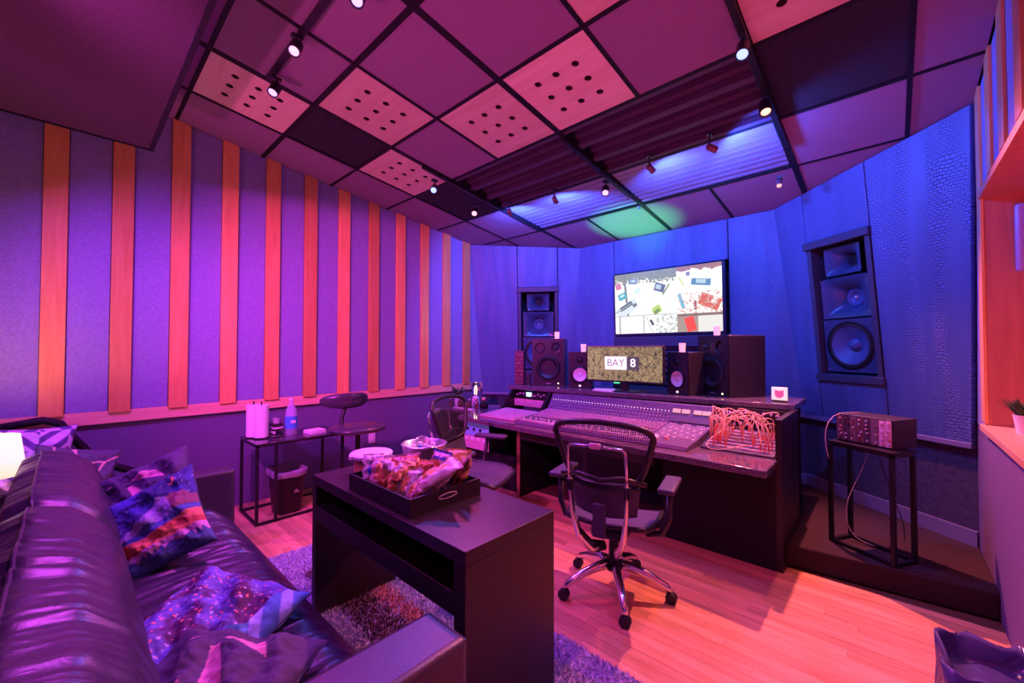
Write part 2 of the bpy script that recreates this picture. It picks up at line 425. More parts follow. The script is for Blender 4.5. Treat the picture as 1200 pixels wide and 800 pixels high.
def strips(F, w, Q, cuts, box=None):
    xs = [min(q[0] for q in Q) - 1] + cuts + [max(q[0] for q in Q) + 1]
    for i in range(len(xs) - 1):
        a, b = xs[i] + g, xs[i + 1] - g
        p = clip(clip(Q, -1, 0, -a), 1, 0, b)
        if box and i == 1:
            up = clip(p, 0, -1, -box[1] - g); dn = clip(p, 0, 1, box[0] - g)
            if len(up) > 2: panel(F, w, up)
            if len(dn) > 2: panel(F, w, dn)
        else: panel(F, w, p)
BR = (-.615, -.048, -1.727, -.494); BL = (-.165, .400, -1.80, -.573)
strips(FR, walls['wall_front_right'], QR, [BR[0], BR[1]], (BR[2], BR[3]))
strips(FL, walls['wall_front_left'], QL, [BL[0], BL[1]], (BL[2], BL[3]))
strips(FC, walls['wall_front'], QC, [-.586, .746], (-1.215, -.43))
# lower part of the front walls: upright, below a ledge rail
def low_wall(nm, a, b):
    a, b = Vector(a), Vector(b); u = (b - a).normalized(); n = Vector((-u.y, u.x, 0)); L = (b - a).length
    F = basis(a, u, n, Vector((0, 0, 1)))
    w = struct(MB().box(0, L, 0, .1, 0, .80).build(nm, mat('low_wall_fabric', (.06, .05, .09), .9, var=.3, vscale=30, bump=.3, bscale=200), mw=F))
    MB().box(0, L, -.05, .02, .775, .812).build('ledge_rail', mat('ledge_paint', (.20, .18, .30), .5), w, bevel=.004)
    MB().box(0, L, -.02, .0, .14, .24).build('base_board', mat('ledge_paint', (.2, .18, .3), .5), w)
    return w
pr0 = ip(plane(FC), plane(FR), PLED); pr1 = ip(PXR, plane(FR), PLED); pl0 = ip(PXL, plane(FL), PLED); pl1 = ip(plane(FC), plane(FL), PLED)
low_wall('wall_front_right_lower', (pr0.x, pr0.y, 0), (pr1.x, pr1.y, 0))
low_wall('wall_front_left_lower', (pl0.x, pl0.y, 0), (pl1.x, pl1.y, 0))
low_wall('wall_front_lower', (pl1.x, pl1.y, 0), (pr0.x, pr0.y, 0))
# carpeted step in front of the right front wall
struct(MB().prism([(-1.0, 3.20), (-.525, 3.24), (XR, 3.335), (XR, 4.06), (-.68, 4.9), (-1.0, 4.9)], 0, .14).build('floor_riser', CARPETR, bevel=.008))

# ceiling
CF = basis(Vector((0, 0, 3.425)), Vector((1, 0, 0)), Vector((0, math.cos(CA), -math.sin(CA))), Vector((0, math.sin(CA), math.cos(CA))))
ceil = struct(MB().box(XL - .1, 1.1, YB, 5.3, .16, .22).build('ceiling', BLACK, mw=CF))
cyl_ = 1 / math.cos(CA)
cr = ip(plane(FC), plane(FR), PCEIL); cl = ip(plane(FC), plane(FL), PCEIL); er = ip(PXR, plane(FR), PCEIL); el = ip(PXL, plane(FL), PCEIL)
def roomclip(poly):
    poly = clip(clip(poly, -1, 0, -XL), 1, 0, XR)
    poly = clip(poly, 0, 1, cr.y)
    for a, b in ((el, cl), (cr, er)):
        nx, ny = -(b.y - a.y), (b.x - a.x)
        poly = clip(poly, nx, ny, nx * a.x + ny * a.y)
    return poly
XG = [XL, -3.80, -3.165, -2.515, -1.857, -1.205, -.555, .10, XR]
YG = [-2.5, -1.45, -.78, -.10, .575, 1.222, 1.872, 2.535, 3.27, 3.965, 4.80]
def tile(x0, x1, y0, y1, name='ceiling_tile', m=None, z0=0.0, z1=.03):
    p = roomclip([(x0 + .012, y0 + .012), (x1 - .012, y0 + .012), (x1 - .012, y1 - .012), (x0 + .012, y1 - .012)])
    if len(p) < 3: return None
    return MB().prism([(a, b * cyl_) for a, b in p], z0, z1).build(name, m or TILE, ceil)
def perforated(x0, x1, y0, y1):
    mb = MB(); hl = MB(); x0 += .012; x1 -= .012; y0 = (y0 + .012) * cyl_; y1 = (y1 - .012) * cyl_
    cx, cy = (x0 + x1) / 2, (y0 + y1) / 2; d = .145
    for i in (-1, 0, 1):
        for j in (-1, 0, 1):
            xa = cx + (i - .5) * d if i > -1 else x0; xb = cx + (i + .5) * d if i < 1 else x1
            ya = cy + (j - .5) * d if j > -1 else y0; yb = cy + (j + .5) * d if j < 1 else y1
            sq_hole(mb, xa, xb, ya, yb, cx + i * d, cy + j * d, .024, 0, 'z', .004, 16); hl.lathe([(.0235, .003), (.0235, .044)], (cx + i * d, cy + j * d, 0), 14, cap=False)
    o = mb.build('perforated_panel', MAPLE_P, ceil)
    stuff(hl.build('hole_shade_sleeve', mat('hole_shade_sleeve', (.06, .02, .02), .8), o)); MB().box(x0, x1, y0, y1, .045, .05).build('backing', BLACK, o)  # dark sleeves stand in for the shade inside the holes
PERF = {(1, 4), (2, 5), (1, 6), (3, 6), (4, 6), (5, 5), (6, 6)}
DARK = {(1, 5), (1, 7), (6, 7)}
for i in range(len(XG) - 1):
    for j in range(len(YG) - 1):
        x0, x1, y0, y1 = XG[i], XG[i + 1], YG[j], YG[j + 1]
        if (i, j) in PERF: perforated(x0, x1, y0, y1)
        elif (i, j) in DARK: tile(x0, x1, y0, y1, 'foam_panel', FOAM, .004, .03)
        elif 2 <= i <= 5 and j in (7, 8): continue
        else: tile(x0, x1, y0, y1)
# slatted diffusers: stepped wells over two bays each
for (xa, xb) in ((-3.165, -1.857), (-1.857, -.555)):
    n = 13; ya, yb = 2.535, 3.27
    for k in range(n):
        w = (yb - ya) / n; y = ya + k * w
        h = (.0, .05, .10, .05)[k % 4] if k < n - 1 else 0
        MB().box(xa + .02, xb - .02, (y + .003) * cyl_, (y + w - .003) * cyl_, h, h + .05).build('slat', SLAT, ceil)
    n = 9; ya, yb = 3.285, 3.955; w = (yb - ya) / n
    for k in range(n):
        y = ya + k * w; gap = .008 + .0036 * k
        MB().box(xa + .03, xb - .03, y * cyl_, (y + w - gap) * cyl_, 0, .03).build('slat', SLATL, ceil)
    for yy0, yy1 in ((2.54, 3.27), (3.275, 3.96)):
        MB().box(xa, xb, yy0 * cyl_, yy1 * cyl_, .152, .158).build('well_back', BLACK, ceil)
def bar(x0, x1, y0, y1, z0, z1):
    p = roomclip([(x0, y0), (x1, y0), (x1, y1), (x0, y1)])
    if len(p) > 2: MB().prism([(a, b * cyl_) for a, b in p], z0, z1).build('grid_bar', BLACK, ceil)
for x in XG[1:-1]:
    w = .022 if x in (-3.165, -1.857, -.555) else .013
    
    if x in (-2.515, -1.205): bar(x - w, x + w, -2.5, 2.535, -.006, .15); bar(x - w, x + w, 3.965, 4.8, -.006, .15)
    else: bar(x - w, x + w, -2.5, 4.8, -.006, .15)
for y in YG[1:-1]: bar(XL, XR, y - .014, y + .014, -.004, .15)
bar(XL, XR, 1.205, 1.24, -.008, .01)
# lamp tracks under the grid
def track(x, y0, y1):
    o = MB(CF).box(x - .018, x + .018, y0 * cyl_, y1 * cyl_, -.035, -.0065).build('lamp_track', BLKMETAL, bevel=.002)
    return o
TR = [(-3.165, 2.2, 3.9), (-1.857, 2.6, 3.7), (-.555, 1.9, 3.6)]
TL = ['black lamp track left of the ceiling slats, carrying the blue and pink lamps', 'black lamp track between the two bays of ceiling slats', 'black lamp track right of the ceiling slats with the blue and orange lamps', 'short black lamp track at the upper left by the hanging canopy', 'short black lamp track at the top edge over the fabric tiles']
for (x, a, b), l in zip(TR, TL): tag(track(x, a, b), l, 'lamp track')
tag(MB(CF).box(-3.12, -1.75, .885 * cyl_, .921 * cyl_, -.035, -.0065).build('lamp_track', BLKMETAL, bevel=.002), 'black lamp track at the upper left by the hanging canopy with three lamps', 'lamp track')
# hanging canopy over the sofa
CLOUDM = mat('canopy_fabric', (.065, .035, .06), .95, var=.35, vscale=170, bump=.3, bscale=300)
t = thing('hanging_canopy', 'large dark magenta fabric canopy with a black edge hanging over the sofa', 'acoustic panel', (-3.86, .375, 2.85))
MB().box(0, 4.1, -2.8, -.012, 0, .06).build('fabric_board', CLOUDM, t, bevel=.004)
fr = MB(); fr.box(-.012, 4.1, -.012, .012, -.006, .075); fr.box(-.014, 0, -2.8, .012, -.006, .075); fr.build('edge_frame', BLACK, t)
for x in (.3, 3.6):
    for y in (-.25, -2.4): MB().cyl((x, y, .06), .004, zc(.375 + y) - 2.85 - .05, 6).build('hanger_rod', BLKMETAL, t)

# ------------------------------------------------------------------ lamps
LABELS = {
 'L0': 'violet lit spotlight cut by the top edge of the photo', 'L1': 'magenta lit spotlight at the upper left, brightest over the plain tile',
 'L2': 'spotlight with a blue-white face below the perforated panel at the upper left', 'L3': 'blue lit spotlight on the track end near the left striped wall',
 'L4': 'pink-red lit spotlight beside the dark foam panel at the left', 'L5': 'violet lit spotlight hanging in the middle of the ceiling slats',
 'L6': 'bright blue lit spotlight at the upper right beside the dark foam panel', 'L7': 'orange-red lit spotlight at the upper right below the blue one',
 'F1': 'small reddish can spotlight added near the right front wall to throw the desk shadow',
 'C1': 'small reddish can spotlight turned to the front wall, leftmost of the four unlit-looking ones', 'C2': 'small reddish can spotlight turned to the front wall, second from the left',
 'C3': 'small reddish can spotlight over the screen, third from the left', 'C4': 'small reddish can spotlight over the right end of the ceiling slats',
 'B1': 'added fill spotlight under the canopy behind the camera on the left', 'B2': 'added fill spotlight under the canopy behind the camera in the middle', 'B3': 'added fill spotlight under the canopy behind the camera on the right', 'B4': 'added red fill spotlight over the right window'}
CAN = mat('lamp_can', (.20, .10, .14), .35, .3)
CANB = mat('lamp_can_dark', (.03, .03, .04), .35, .3)
for k, (pos, tgt, colr, watt, cone, blend, rad) in SPOTS.items():
    p = Vector(pos); d = (Vector(tgt) - p).normalized()
    t = thing('spotlight', LABELS[k], 'spotlight', p)
    t['group'] = 'ceiling spotlights'
    q = d.to_track_quat('-Z', 'Y').to_matrix().to_4x4()
    L = .07 if k[0] in 'CF' else .09; r = .024 if k[0] in 'CF' else .034
    MB(q).lathe([(r * .5, L), (r, L * .85), (r, 0), (r * 1.05, -.004), (r * .9, -.004), (r * .85, .012)], n=16).build('lamp_can', CAN if k[0] in 'CF' else CANB, t, smooth='auto')
    em = mat('lamp_face_' + k, (0, 0, 0), emit=tuple(min(1, c * .75 + .25) for c in colr), es=(2.6 if k[0] == 'L' else 1.5))
    MB(q).lathe([(r * .8, .002), (r * .45, -.006), (.001, -.010)], n=14).build('lamp_face', em, t, smooth=True)
    zt = (zc(p.y) - .036 if k[0] in 'LCF' or k == 'B4' else 2.849) - p.z
    mb = MB(); back = -d * L * .7
    mb.tube([back, (back.x, back.y, max(zt - .02, back.z + .01)), (back.x, back.y, zt)], .007, 6)
    mb.box(back.x - .015, back.x + .015, back.y - .03, back.y + .03, zt - .018, zt); mb.build('bracket', CANB, t)
    ld = bpy.data.lights.new('spot_beam', 'SPOT'); ld.color = colr; ld.energy = watt; ld.spot_size = R_(cone); ld.spot_blend = blend; ld.shadow_soft_size = rad
    lo = bpy.data.objects.new('spot_beam', ld); COL.objects.link(lo); lo.parent = t
    lo.matrix_local = Matrix.Translation(d * .02) @ q
# green lamp added behind the wide monitor to make the green ceiling patch
t = thing('added_uplight', 'small green lamp added on the console shelf behind the wide monitor', 'lamp', (-2.2, 4.05, 1.012))
MB().cyl((0, 0, 0), .04, .05).build('housing', PLASTIC, t); MB().cyl((0, 0, .05), .032, .004).build('lens', mat('green_lens', (0, 0, 0), emit=GRN, es=4), t)
ld = bpy.data.lights.new('fill_beam', 'SPOT'); ld.color = GRN; ld.energy = 420; ld.spot_size = R_(36); ld.spot_blend = .8; ld.shadow_soft_size = .03
lo = bpy.data.objects.new('fill_beam', ld); COL.objects.link(lo); lo.parent = t; lo.location = (0, 0, .07)
lo.rotation_euler = (Vector((-2.12, 4.30, 2.85)) - Vector((-2.2, 4.05, 1.08))).to_track_quat('-Z', 'Y').to_euler()
for i, (x, tx) in enumerate(((-1.0, -.9), (-3.0, -2.6))):  # unseen floor lamps added to wash the ceiling with magenta
    p = Vector((x, -2.2, .12)); t = thing('added_uplight', 'magenta floor fill lamp added behind the camera on the %s' % ('right', 'left')[i], 'lamp', p)
    d = Vector((tx, 1.5, 3.2)) - p; q = d.to_track_quat('-Z', 'Y').to_matrix().to_4x4()
    MB(q).lathe([(.05, .12), (.09, .10), (.09, 0), (.08, .0)], n=20).build('lamp_can', CANB, t, smooth='auto')
    MB(q).cyl((0, 0, -.002), .078, .001).build('lens', mat('fill_lens', (0, 0, 0), emit=(1, .3, .7), es=4), t)
    MB().box(-.1, .1, -.05, .05, -.12, -.08).build('foot', CANB, t)
    ld = bpy.data.lights.new('fill_beam', 'SPOT'); ld.color = (1, .10, .55); ld.energy = UP; ld.spot_size = R_(62); ld.spot_blend = .9; ld.shadow_soft_size = .08
    lo = bpy.data.objects.new('fill_beam', ld); COL.objects.link(lo); lo.parent = t; lo.matrix_local = Matrix.Translation(d.normalized() * .03) @ q
# sprinkler
t = thing('sprinkler', 'tiny dark sprinkler head on the green-lit ceiling tile', 'sprinkler', (-1.90, 3.99, zc(3.99)))
MB().lathe([(.02, 0), (.02, -.005), (.006, -.008), (.006, -.03), (.016, -.034), (.016, -.036)], n=10).build('head', SILVER, t)

# ------------------------------------------------------------------ soffit loudspeakers
def woofer(t, cx, cz, r, y=0.0, cone=None, cap=None, nm='woofer_cone', dp=1.0):
    cone = cone or PLASTIC; cap = cap or PLASTIC
    MB().lathe([(r, .0), (r * 1.0, -.006), (r * .93, -.010), (r * .88, -.006)], (cx, y, cz), 32, 'y', cap=False).build('speaker_ring', BLKMETAL, t, smooth='auto')
    MB().lathe([(r * .90, -.004), (r * .84, -.014), (r * .78, -.004)], (cx, y, cz), 32, 'y', cap=False).build('surround', RUBBER, t, smooth=True)
    MB().lathe([(r * .78, -.004), (r * .5, r * .16 * dp), (r * .22, r * .30 * dp)], (cx, y, cz), 32, 'y', cap=False).build(nm, cone, t, smooth=True)
    MB().lathe([(r * .27, r * .26 * dp), (r * .22, r * .17 * dp), (r * .12, r * .11 * dp), (.0005, r * .09 * dp)], (cx, y, cz), 24, 'y', cap=False).build('dust_cap', cap, t, smooth=True)
HORN = mat('horn_paint', (.045, .07, .15), .28); WCONE = mat('woofer_cone', (.07, .11, .26), .45)
def horn(t, x0, x1, z0, z1, cx, cz, r, depth, plug):
    def fn(a, b):
        th = 2 * math.pi * a; c, s = math.cos(th), math.sin(th)
        k = min(((x1 if c > 0 else x0) - cx) / c if abs(c) > 1e-6 else 9, ((z1 if s > 0 else z0) - cz) / s if abs(s) > 1e-6 else 9)
        w = (1 - b) ** 2.2
        ro = k * .97; rr = ro * w + r * (1 - w)
        return (cx + c * rr, depth * sm(0, 1, b) ** .8, cz + s * rr)
    MB().grid(fn, 48, 10, True).build('horn_flare', HORN, t, smooth=True)
    if plug:
        MB().lathe([(r, depth), (r * .96, depth - .012), (r * .75, depth + .01), (r * .4, depth + .02)], (cx, 0, cz), 24, 'y').build('midrange_cone', WCONE, t, smooth=True)
        MB().lathe([(r * .35, depth + .02), (r * .25, depth - .005), (.001, depth - .02)], (cx, 0, cz), 16, 'y').build('phase_plug', SILVER, t, smooth=True)
    else: MB().lathe([(r, depth), (r * .5, depth + .01)], (cx, 0, cz), 16, 'y').build('throat', BLACK, t)
def soffit(F, B, label):
    s0, s1, v0, v1 = B; w, h = s1 - s0, v1 - v0
    mw = F @ Matrix.Translation((s0, 0, v0))
    t = thing('soffit_loudspeaker', label, 'loudspeaker', mw=mw)
    f = MB(); f.box(.004, .045, -.05, .20, 0, h - .06); f.box(w - .045, w - .004, -.05, .20, 0, h - .06); f.build('side_frame', mat('frame_blue', (.05, .055, .10), .5), t, bevel=.004)
    MB().box(-.01, w + .01, -.075, .20, h - .065, h).build('top_rail', mat('frame_blue', (0, 0, 0)), t, bevel=.004)
    MB().box(-.01, w + .01, -.065, .20, -.005, .055).build('bottom_rail', mat('frame_blue', (0, 0, 0)), t, bevel=.004)
    MB().box(.045, w - .045, .19, .2, .05, h - .06).build('back_panel', BLACK, t)
    a, b = .062, w - .062
    zb = .075; z1, z2, z3 = zb + .455, zb + .455 + .36, h - .085
    wb = MB(); sq_hole(wb, a, b, zb, z1 - .004, (a + b) / 2, (zb + z1) / 2, .198, 0, 'y', .03, 40); wb.build('woofer_baffle', HORN, t)
    woofer(t, (a + b) / 2, (zb + z1) / 2, .205, 0, WCONE, WCONE)
    horn(t, a, b, z1 + .004, z2, (a + b) / 2, (z1 + z2) / 2 - .01, .075, .11, True)
    horn(t, a + .06, b - .06, z2 + .012, z3, (a + b) / 2, (z2 + z3) / 2, .05, .12, False)
    for x in (a + .012, b - .012):
        for z in (zb + .02, z1 - .025, z1 + .02, z2 - .02): MB().lathe([(.006, 0), (.006, -.004)], (x, 0, z), 8, 'y').build('bolt', SILVER, t)
soffit(FR, BR, 'large built-in loudspeaker in the right front wall above the metal stand')
soffit(FL, BL, 'large built-in loudspeaker in the left front wall behind the studio monitors')

# ------------------------------------------------------------------ wall screen with camera pictures
def painted(name, w, h, fn, m, t=None, y=0.0, nu=200, nv=120):
    cols = []; mb = MB()
    mb.grid(lambda a, b: (a * w, y, b * h), nu, nv)
    for j in range(nv):
        for i in range(nu): cols.append(fn(i / (nu - 1), j / (nv - 1)))
    me = bpy.data.meshes.new(name); me.from_pydata([tuple(p) for p in mb.v], [], mb.f); me.update()
    a = me.color_attributes.new('Col', 'FLOAT_COLOR', 'POINT')
    for i, c in enumerate(cols): a.data[i].color = (*c, 1)
    me.materials.append(m); o = bpy.data.objects.new(name, me); COL.objects.link(o)
    if t is not None: o.parent = t
    return o
def cctv(u, v):
    W_ = (.95, .95, .90)
    def rect(cx, cy, w, h, a):
        x, y = (u - cx) * 1.7, v - cy; c, s = math.cos(a), math.sin(a)
        return abs(x * c + y * s) < w and abs(-x * s + y * c) < h
    nn = fbm((u * 14, v * 9, 1)); n2 = fbm((u * 40, v * 26, 3))
    if u < .62 and v > .30:                       # big car park view
        c = (.93 + nn * .06, .95 + nn * .05, .86 + nn * .05)
        if n2 > .27: c = (.74, .78, .70)
        if v > .86 + n2 * .12: c = (.26, .28, .22)
        if abs(u - (.14 + (v - .3) * -.055)) < .012: c = (.22, .24, .24)
        if rect(.13, .42, .20, .085, .50): c = (.62, .70, .74)
        if rect(.12, .46, .12, .035, .50): c = (.10, .12, .16)
        if rect(.21, .47, .035, .025, .50): c = (.15, .17, .2)
        if rect(.06, .40, .22, .010, .50): c = (.3, .4, .42)
        if rect(.08, .63, .075, .055, .35): c = (.10, .38, .50)
        if rect(.08, .64, .04, .02, .35): c = (.5, .75, .8)
        if rect(.04, .80, .05, .05, .2): c = (.60, .2, .35)
        if rect(.20, .86, .075, .045, -.1): c = (.20, .27, .42)
        if rect(.20, .87, .04, .02, -.1): c = (.5, .6, .7)
        if rect(.46, .72, .085, .065, -.35): c = (.12, .15, .25)
        if rect(.45, .73, .045, .035, -.35): c = (.45, .55, .65)
        if rect(.52, .68, .012, .10, -.6): c = (.2, .28, .12)
        if rect(.24, .70, .055, .045, .6): c = (.6, .75, .78)
        if rect(.43, .37, .075, .06, .5): c = (.45, .60, .16)
        if rect(.43, .34, .05, .03, .5): c = (.2, .3, .1)
        if v > .80 and n2 > .12 and u > .36: c = (.2, .25, .16)
        return c
    if u >= .62:
        if v > .60:
            c = (.95, .95, .88)
            if rect(.83, .74, .14, .05, -.15): c = (.12, .25, .42)
            if rect(.83, .75, .07, .03, -.15): c = (.45, .58, .66)
            if rect(.72, .88, .03, .03, 0): c = (.2, .22, .4)
            if rect(.66, .78, .01, .07, .5): c = (.45, .6, .1)
            if v > .93 + nn * .05: c = (.35, .18, .16)
            return c
        if v > .28:
            c = (.88, .84, .80)
            if rect(.90, .44, .15, .09, -.45): c = (.62, .14, .10)
            if rect(.94, .45, .04, .05, -.45): c = (.9, .75, .75)
            if rect(.66, .47, .025, .12, .3): c = (.15, .45, .62)
            if rect(.78, .40, .02, .07, 0): c = (.3, .08, .1)
            if n2 > .22: c = (.6, .35, .3)
            return c if v < .595 else (.3, .3, .3)
        c = (.72, .70, .66)
        if u < .83 and rect(.735, .12, .07, .11, .25): c = (.85, .08, .06)
        elif u < .80: c = (.36, .28, .24)
        if v > .24: c = (.24, .16, .14)
        return c
    c = (.86 + nn * .1,) * 3                         # small grey views
    if abs(u - .30) < .004 or abs(v - .295) < .006: c = (.3, .32, .34)
    if u < .06 and abs(u - .05) < .006: c = (.25, .25, .28)
    if rect(.38, .17, .02, .05, .5): c = (.08, .08, .1)
    if rect(.36, .12, .006, .16, .4) : c = (.4, .4, .42)
    if u > .42 and n2 > .1: c = (.45, .5, .44)
    return c
# the screen hangs on the leaning middle wall
TVW = thing('wall_screen', 'large flat screen high on the blue wall showing car park camera pictures', 'screen', mw=FC @ Matrix.Translation((-.555, -.045, -1.215)))
MB().box(-.022, 1.282, -.05, .005, .0, .775).build('bezel', mat('tv_bezel', (.02, .02, .05), .3), TVW, bevel=.004)
o = painted('screen_picture', 1.25, .735, cctv, mat_paint('cctv_picture', .3, 1.25), TVW, -.052, 330, 200); o.location.z = .03
MB().box(-.03, 1.29, -.06, .005, -.13, -.008).build('sound_shelf', mat('frame_blue', (0, 0, 0)), TVW, bevel=.004)
# slatted grille under the screen
t = thing('slatted_grille', 'dark horizontal slatted grille on the blue wall under the large screen', 'grille', mw=FC @ Matrix.Translation((-.56, -.045, -2.02)))
MB().box(0, 1.27, -.012, .004, 0, .64).build('backing', BLACK, t)
for k in range(9): MB().box(.01, 1.26, -.04, -.012, .02 + k * .07, .06 + k * .07).build('slat', mat('grille_slat', (.05, .05, .09), .5), t, bevel=.003)

# ------------------------------------------------------------------ mixing console
desk = thing('console_desk', 'long dark granite-topped console desk across the front of the room', 'desk', (0, 0, 0))
sl = MB().prism([(-3.62, 3.20), (-3.45, 2.86), (-2.0, 2.81), (-.55, 2.785), (-.55, 3.29), (-.80, 3.60), (-3.62, 3.60)], .665, .71).build('granite_top', GRANITE, desk, bevel=.006)
MB().box(-.56, -.525, 3.10, 3.74, 0, .97).build('end_panel', DWOOD, desk)
MB().box(-1.30, -.56, 3.10, 3.13, 0, .664).build('front_panel', BLACK, desk)
MB().box(-1.30, -1.27, 3.13, 3.70, 0, .664).build('inner_panel', DWOOD, desk)
MB().box(-2.69, -2.655, 2.98, 3.70, 0, .664).build('divider_panel', BLACK, desk)
MB().box(-2.692, -2.653, 2.972, 2.979, 0, .664).build('copper_edge', mat_wood('copper_edge', (.25, .10, .05), (.4, .18, .10), .4, 'Z'), desk)
MB().box(-1.99, -1.95, 3.05, 3.70, 0, .664).build('divider_panel', DWOOD, desk)
MB().box(-3.60, -3.565, 2.98, 3.60, 0, .664).build('end_panel', DWOOD, desk)
MB().box(-3.56, -.57, 3.66, 3.70, 0, .664).build('back_panel', BLACK, desk)
MB().box(-3.56, -2.70, 3.05, 3.09, .0, .34).build('cabinet_panel', BLACK, desk)
MB().box(-2.64, -1.31, 2.96, 2.99, .56, .664).build('apron', DWOOD, desk)
# upper shelf
sh = MB(); SHP = [(-3.30, 3.50), (-1.75, 3.60), (-.54, 3.68), (-.54, 4.30), (-3.30, 4.20)]
sh.prism(SHP, .965, 1.01); sh.build('upper_shelf', GRANITE, desk, bevel=.005)
MB().box(-3.28, -.56, 4.06, 4.10, 0, .964).build('rear_panel', BLACK, desk)
MB().prism([(3.10, .70), (3.74, .70), (3.74, .965), (3.62, .965)], -.565, -.535, 'x').build('side_cheek', DWOOD, desk)
MB().prism([(3.30, .712), (3.74, .712), (3.74, .964), (3.54, .964)], -2.735, -2.705, 'x').build('side_cheek', DWOOD, desk)
MB().prism([(3.30, .712), (3.74, .712), (3.74, .964), (3.56, .964)], -3.30, -3.27, 'x').build('side_cheek', DWOOD, desk)

# console body: fader bed, slope, meter bridge (profile in y,z)
c = thing('mixing_console', 'wide analogue mixing console with rows of knobs and faders in the desk', 'mixing console', (-2.69, 2.93, .712))
CW = 1.63
prof = [(0, 0), (.02, .028), (.22, .045), (.52, .09), (.60, .20), (.62, .245), (.68, .245), (.68, 0)]
MB().prism(prof, 0, CW, 'x').build('chassis', CONS, c, bevel=.004)
def on_prof(y):
    for (a, b), (d, e) in zip(prof[1:], prof[2:]):
        if a <= y <= d: return b + (e - b) * (y - a) / (d - a)
    return 0
kn = MB(); kn2 = MB(); fd = MB(); ch = MB(); led = MB()
nch = 40; mw_ = CW - .34 - .02
for i in range(nch):
    x = .02 + (i + .5) * mw_ / nch
    for k, y in enumerate((.035, .055, .25, .275, .30, .325, .35, .375, .40, .425, .45, .475, .50)):
        z = on_prof(y)
        (kn if (k + i // 8) % 3 else kn2).lathe([(.0075, 0), (.0060, .013)], (x, y, z), 6)
    fd.box(x - .0045, x + .0045, .10 + .07 * abs(math.sin(i * 1.7)), .115 + .07 * abs(math.sin(i * 1.7)), .03, on_prof(.15) + .010)
    for y, dz in ((.535, 0), (.555, 0), (.575, 0)):
        z = on_prof(y); kn.lathe([(.005, 0), (.004, -.008)], (x, y, z), 5, 'y')
    led.box(x - .003, x + .003, .583, .590, on_prof(.587) + .001, on_prof(.587) + .006)
kn.build('knob_rows', KNOB, c).__setitem__('kind', 'stuff'); kn2.build('knob_rows', mat('knob_pink', (.55, .30, .45), .4), c).__setitem__('kind', 'stuff')
fd.build('fader_caps', WHITE, c)['kind'] = 'stuff'; led.build('indicator_row', LEDW, c)['kind'] = 'stuff'
for i in range(nch + 1):
    x = .02 + i * mw_ / nch
    ch.add([(x - .0008, .022, on_prof(.022) + .001), (x + .0008, .022, on_prof(.022) + .001), (x + .0008, .22, .0465), (x - .0008, .22, .0465)], [(0, 1, 2, 3)])
    ch.add([(x - .0008, .22, .0465), (x + .0008, .22, .0465), (x + .0008, .52, .0915), (x - .0008, .52, .0915)], [(0, 1, 2, 3)])
ch.build('module_lines', BLACK, c)['kind'] = 'stuff'
MB().box(.02, mw_, .083, .095, .03, .0385).build('scribble_strip', mat('scribble_strip', (.8, .72, .8), .6), c)
# master section
ms = CW - .33
b = MB(); b.prism([(.53, .10), (.605, .215), (.61, .205), (.54, .095)], ms, CW - .01, 'x')
MB().add([(ms, .528, .112), (CW - .005, .528, .112), (CW - .005, .598, .208), (ms, .598, .208)], [(0, 1, 2, 3)]).build('master_panel', mat('meter_panel', (.12, .10, .16), .4), c, solid=.004)
for x in (ms + .012, ms + .09, ms + .185, ms + .255):
    q = basis(Vector((x, .575, .176)), Vector((1, 0, 0)), Vector((0, .807, -.59)), Vector((0, .59, .807)))
    MB(q).box(0, .062, -.012, .0, 0, .034).build('vu_meter', mat('vu_meter', (.3, .15, .18), .4, emit=(1, .42, .42), es=.75), c)
for x in (ms + .01, ms + .12, ms + .23):
    MB().box(x, x + .06, .505, .515, .085, .098).build('label_strip', WHITE, c)
mk = MB(); mk2 = MB()
for i in range(11):
    for j in range(9):
        x = ms + .015 + i * .028; y = .20 + j * .033
        (mk if (i * 3 + j) % 5 else mk2).box(x, x + .017, y, y + .012, on_prof(y) - .01, on_prof(y) + .007)
mk.build('button_rows', KNOB, c)['kind'] = 'stuff'; mk2.build('button_rows', mat('button_lit', (.6, .4, .5), .4, emit=(1, .55, .75), es=.5), c)['kind'] = 'stuff'
MB().box(ms - .0, ms + .07, .10, .165, .035, .052).build('note_card', PAPER, c)
tb = MB(); tb.lathe([(.020, 0), (.018, .018), (.001, .02)], (ms + .13, .14, .036), 14); tb.build('jog_ball', mat('jog_ball', (.8, .35, .35), .3), c, smooth='auto')

# small control surface to the left of the console
t = thing('control_surface', 'flat pinkish control surface lying left of the mixing console', 'mixer', (-3.262, 3.0, .7115))
MB().prism([(0, 0), (0, .02), (.42, .05), (.42, 0)], 0, .50, 'x').build('panel', PINKF, t, bevel=.003)
k = MB()
for i in range(16):
    for j in range(8): k.box(.03 + i * .029, .045 + i * .029, .04 + j * .045, .058 + j * .045, .015 + j * .0033, .030 + j * .0033)
k.build('key_rows', mat('pale_key', (.66, .5, .62), .5), t)['kind'] = 'stuff'
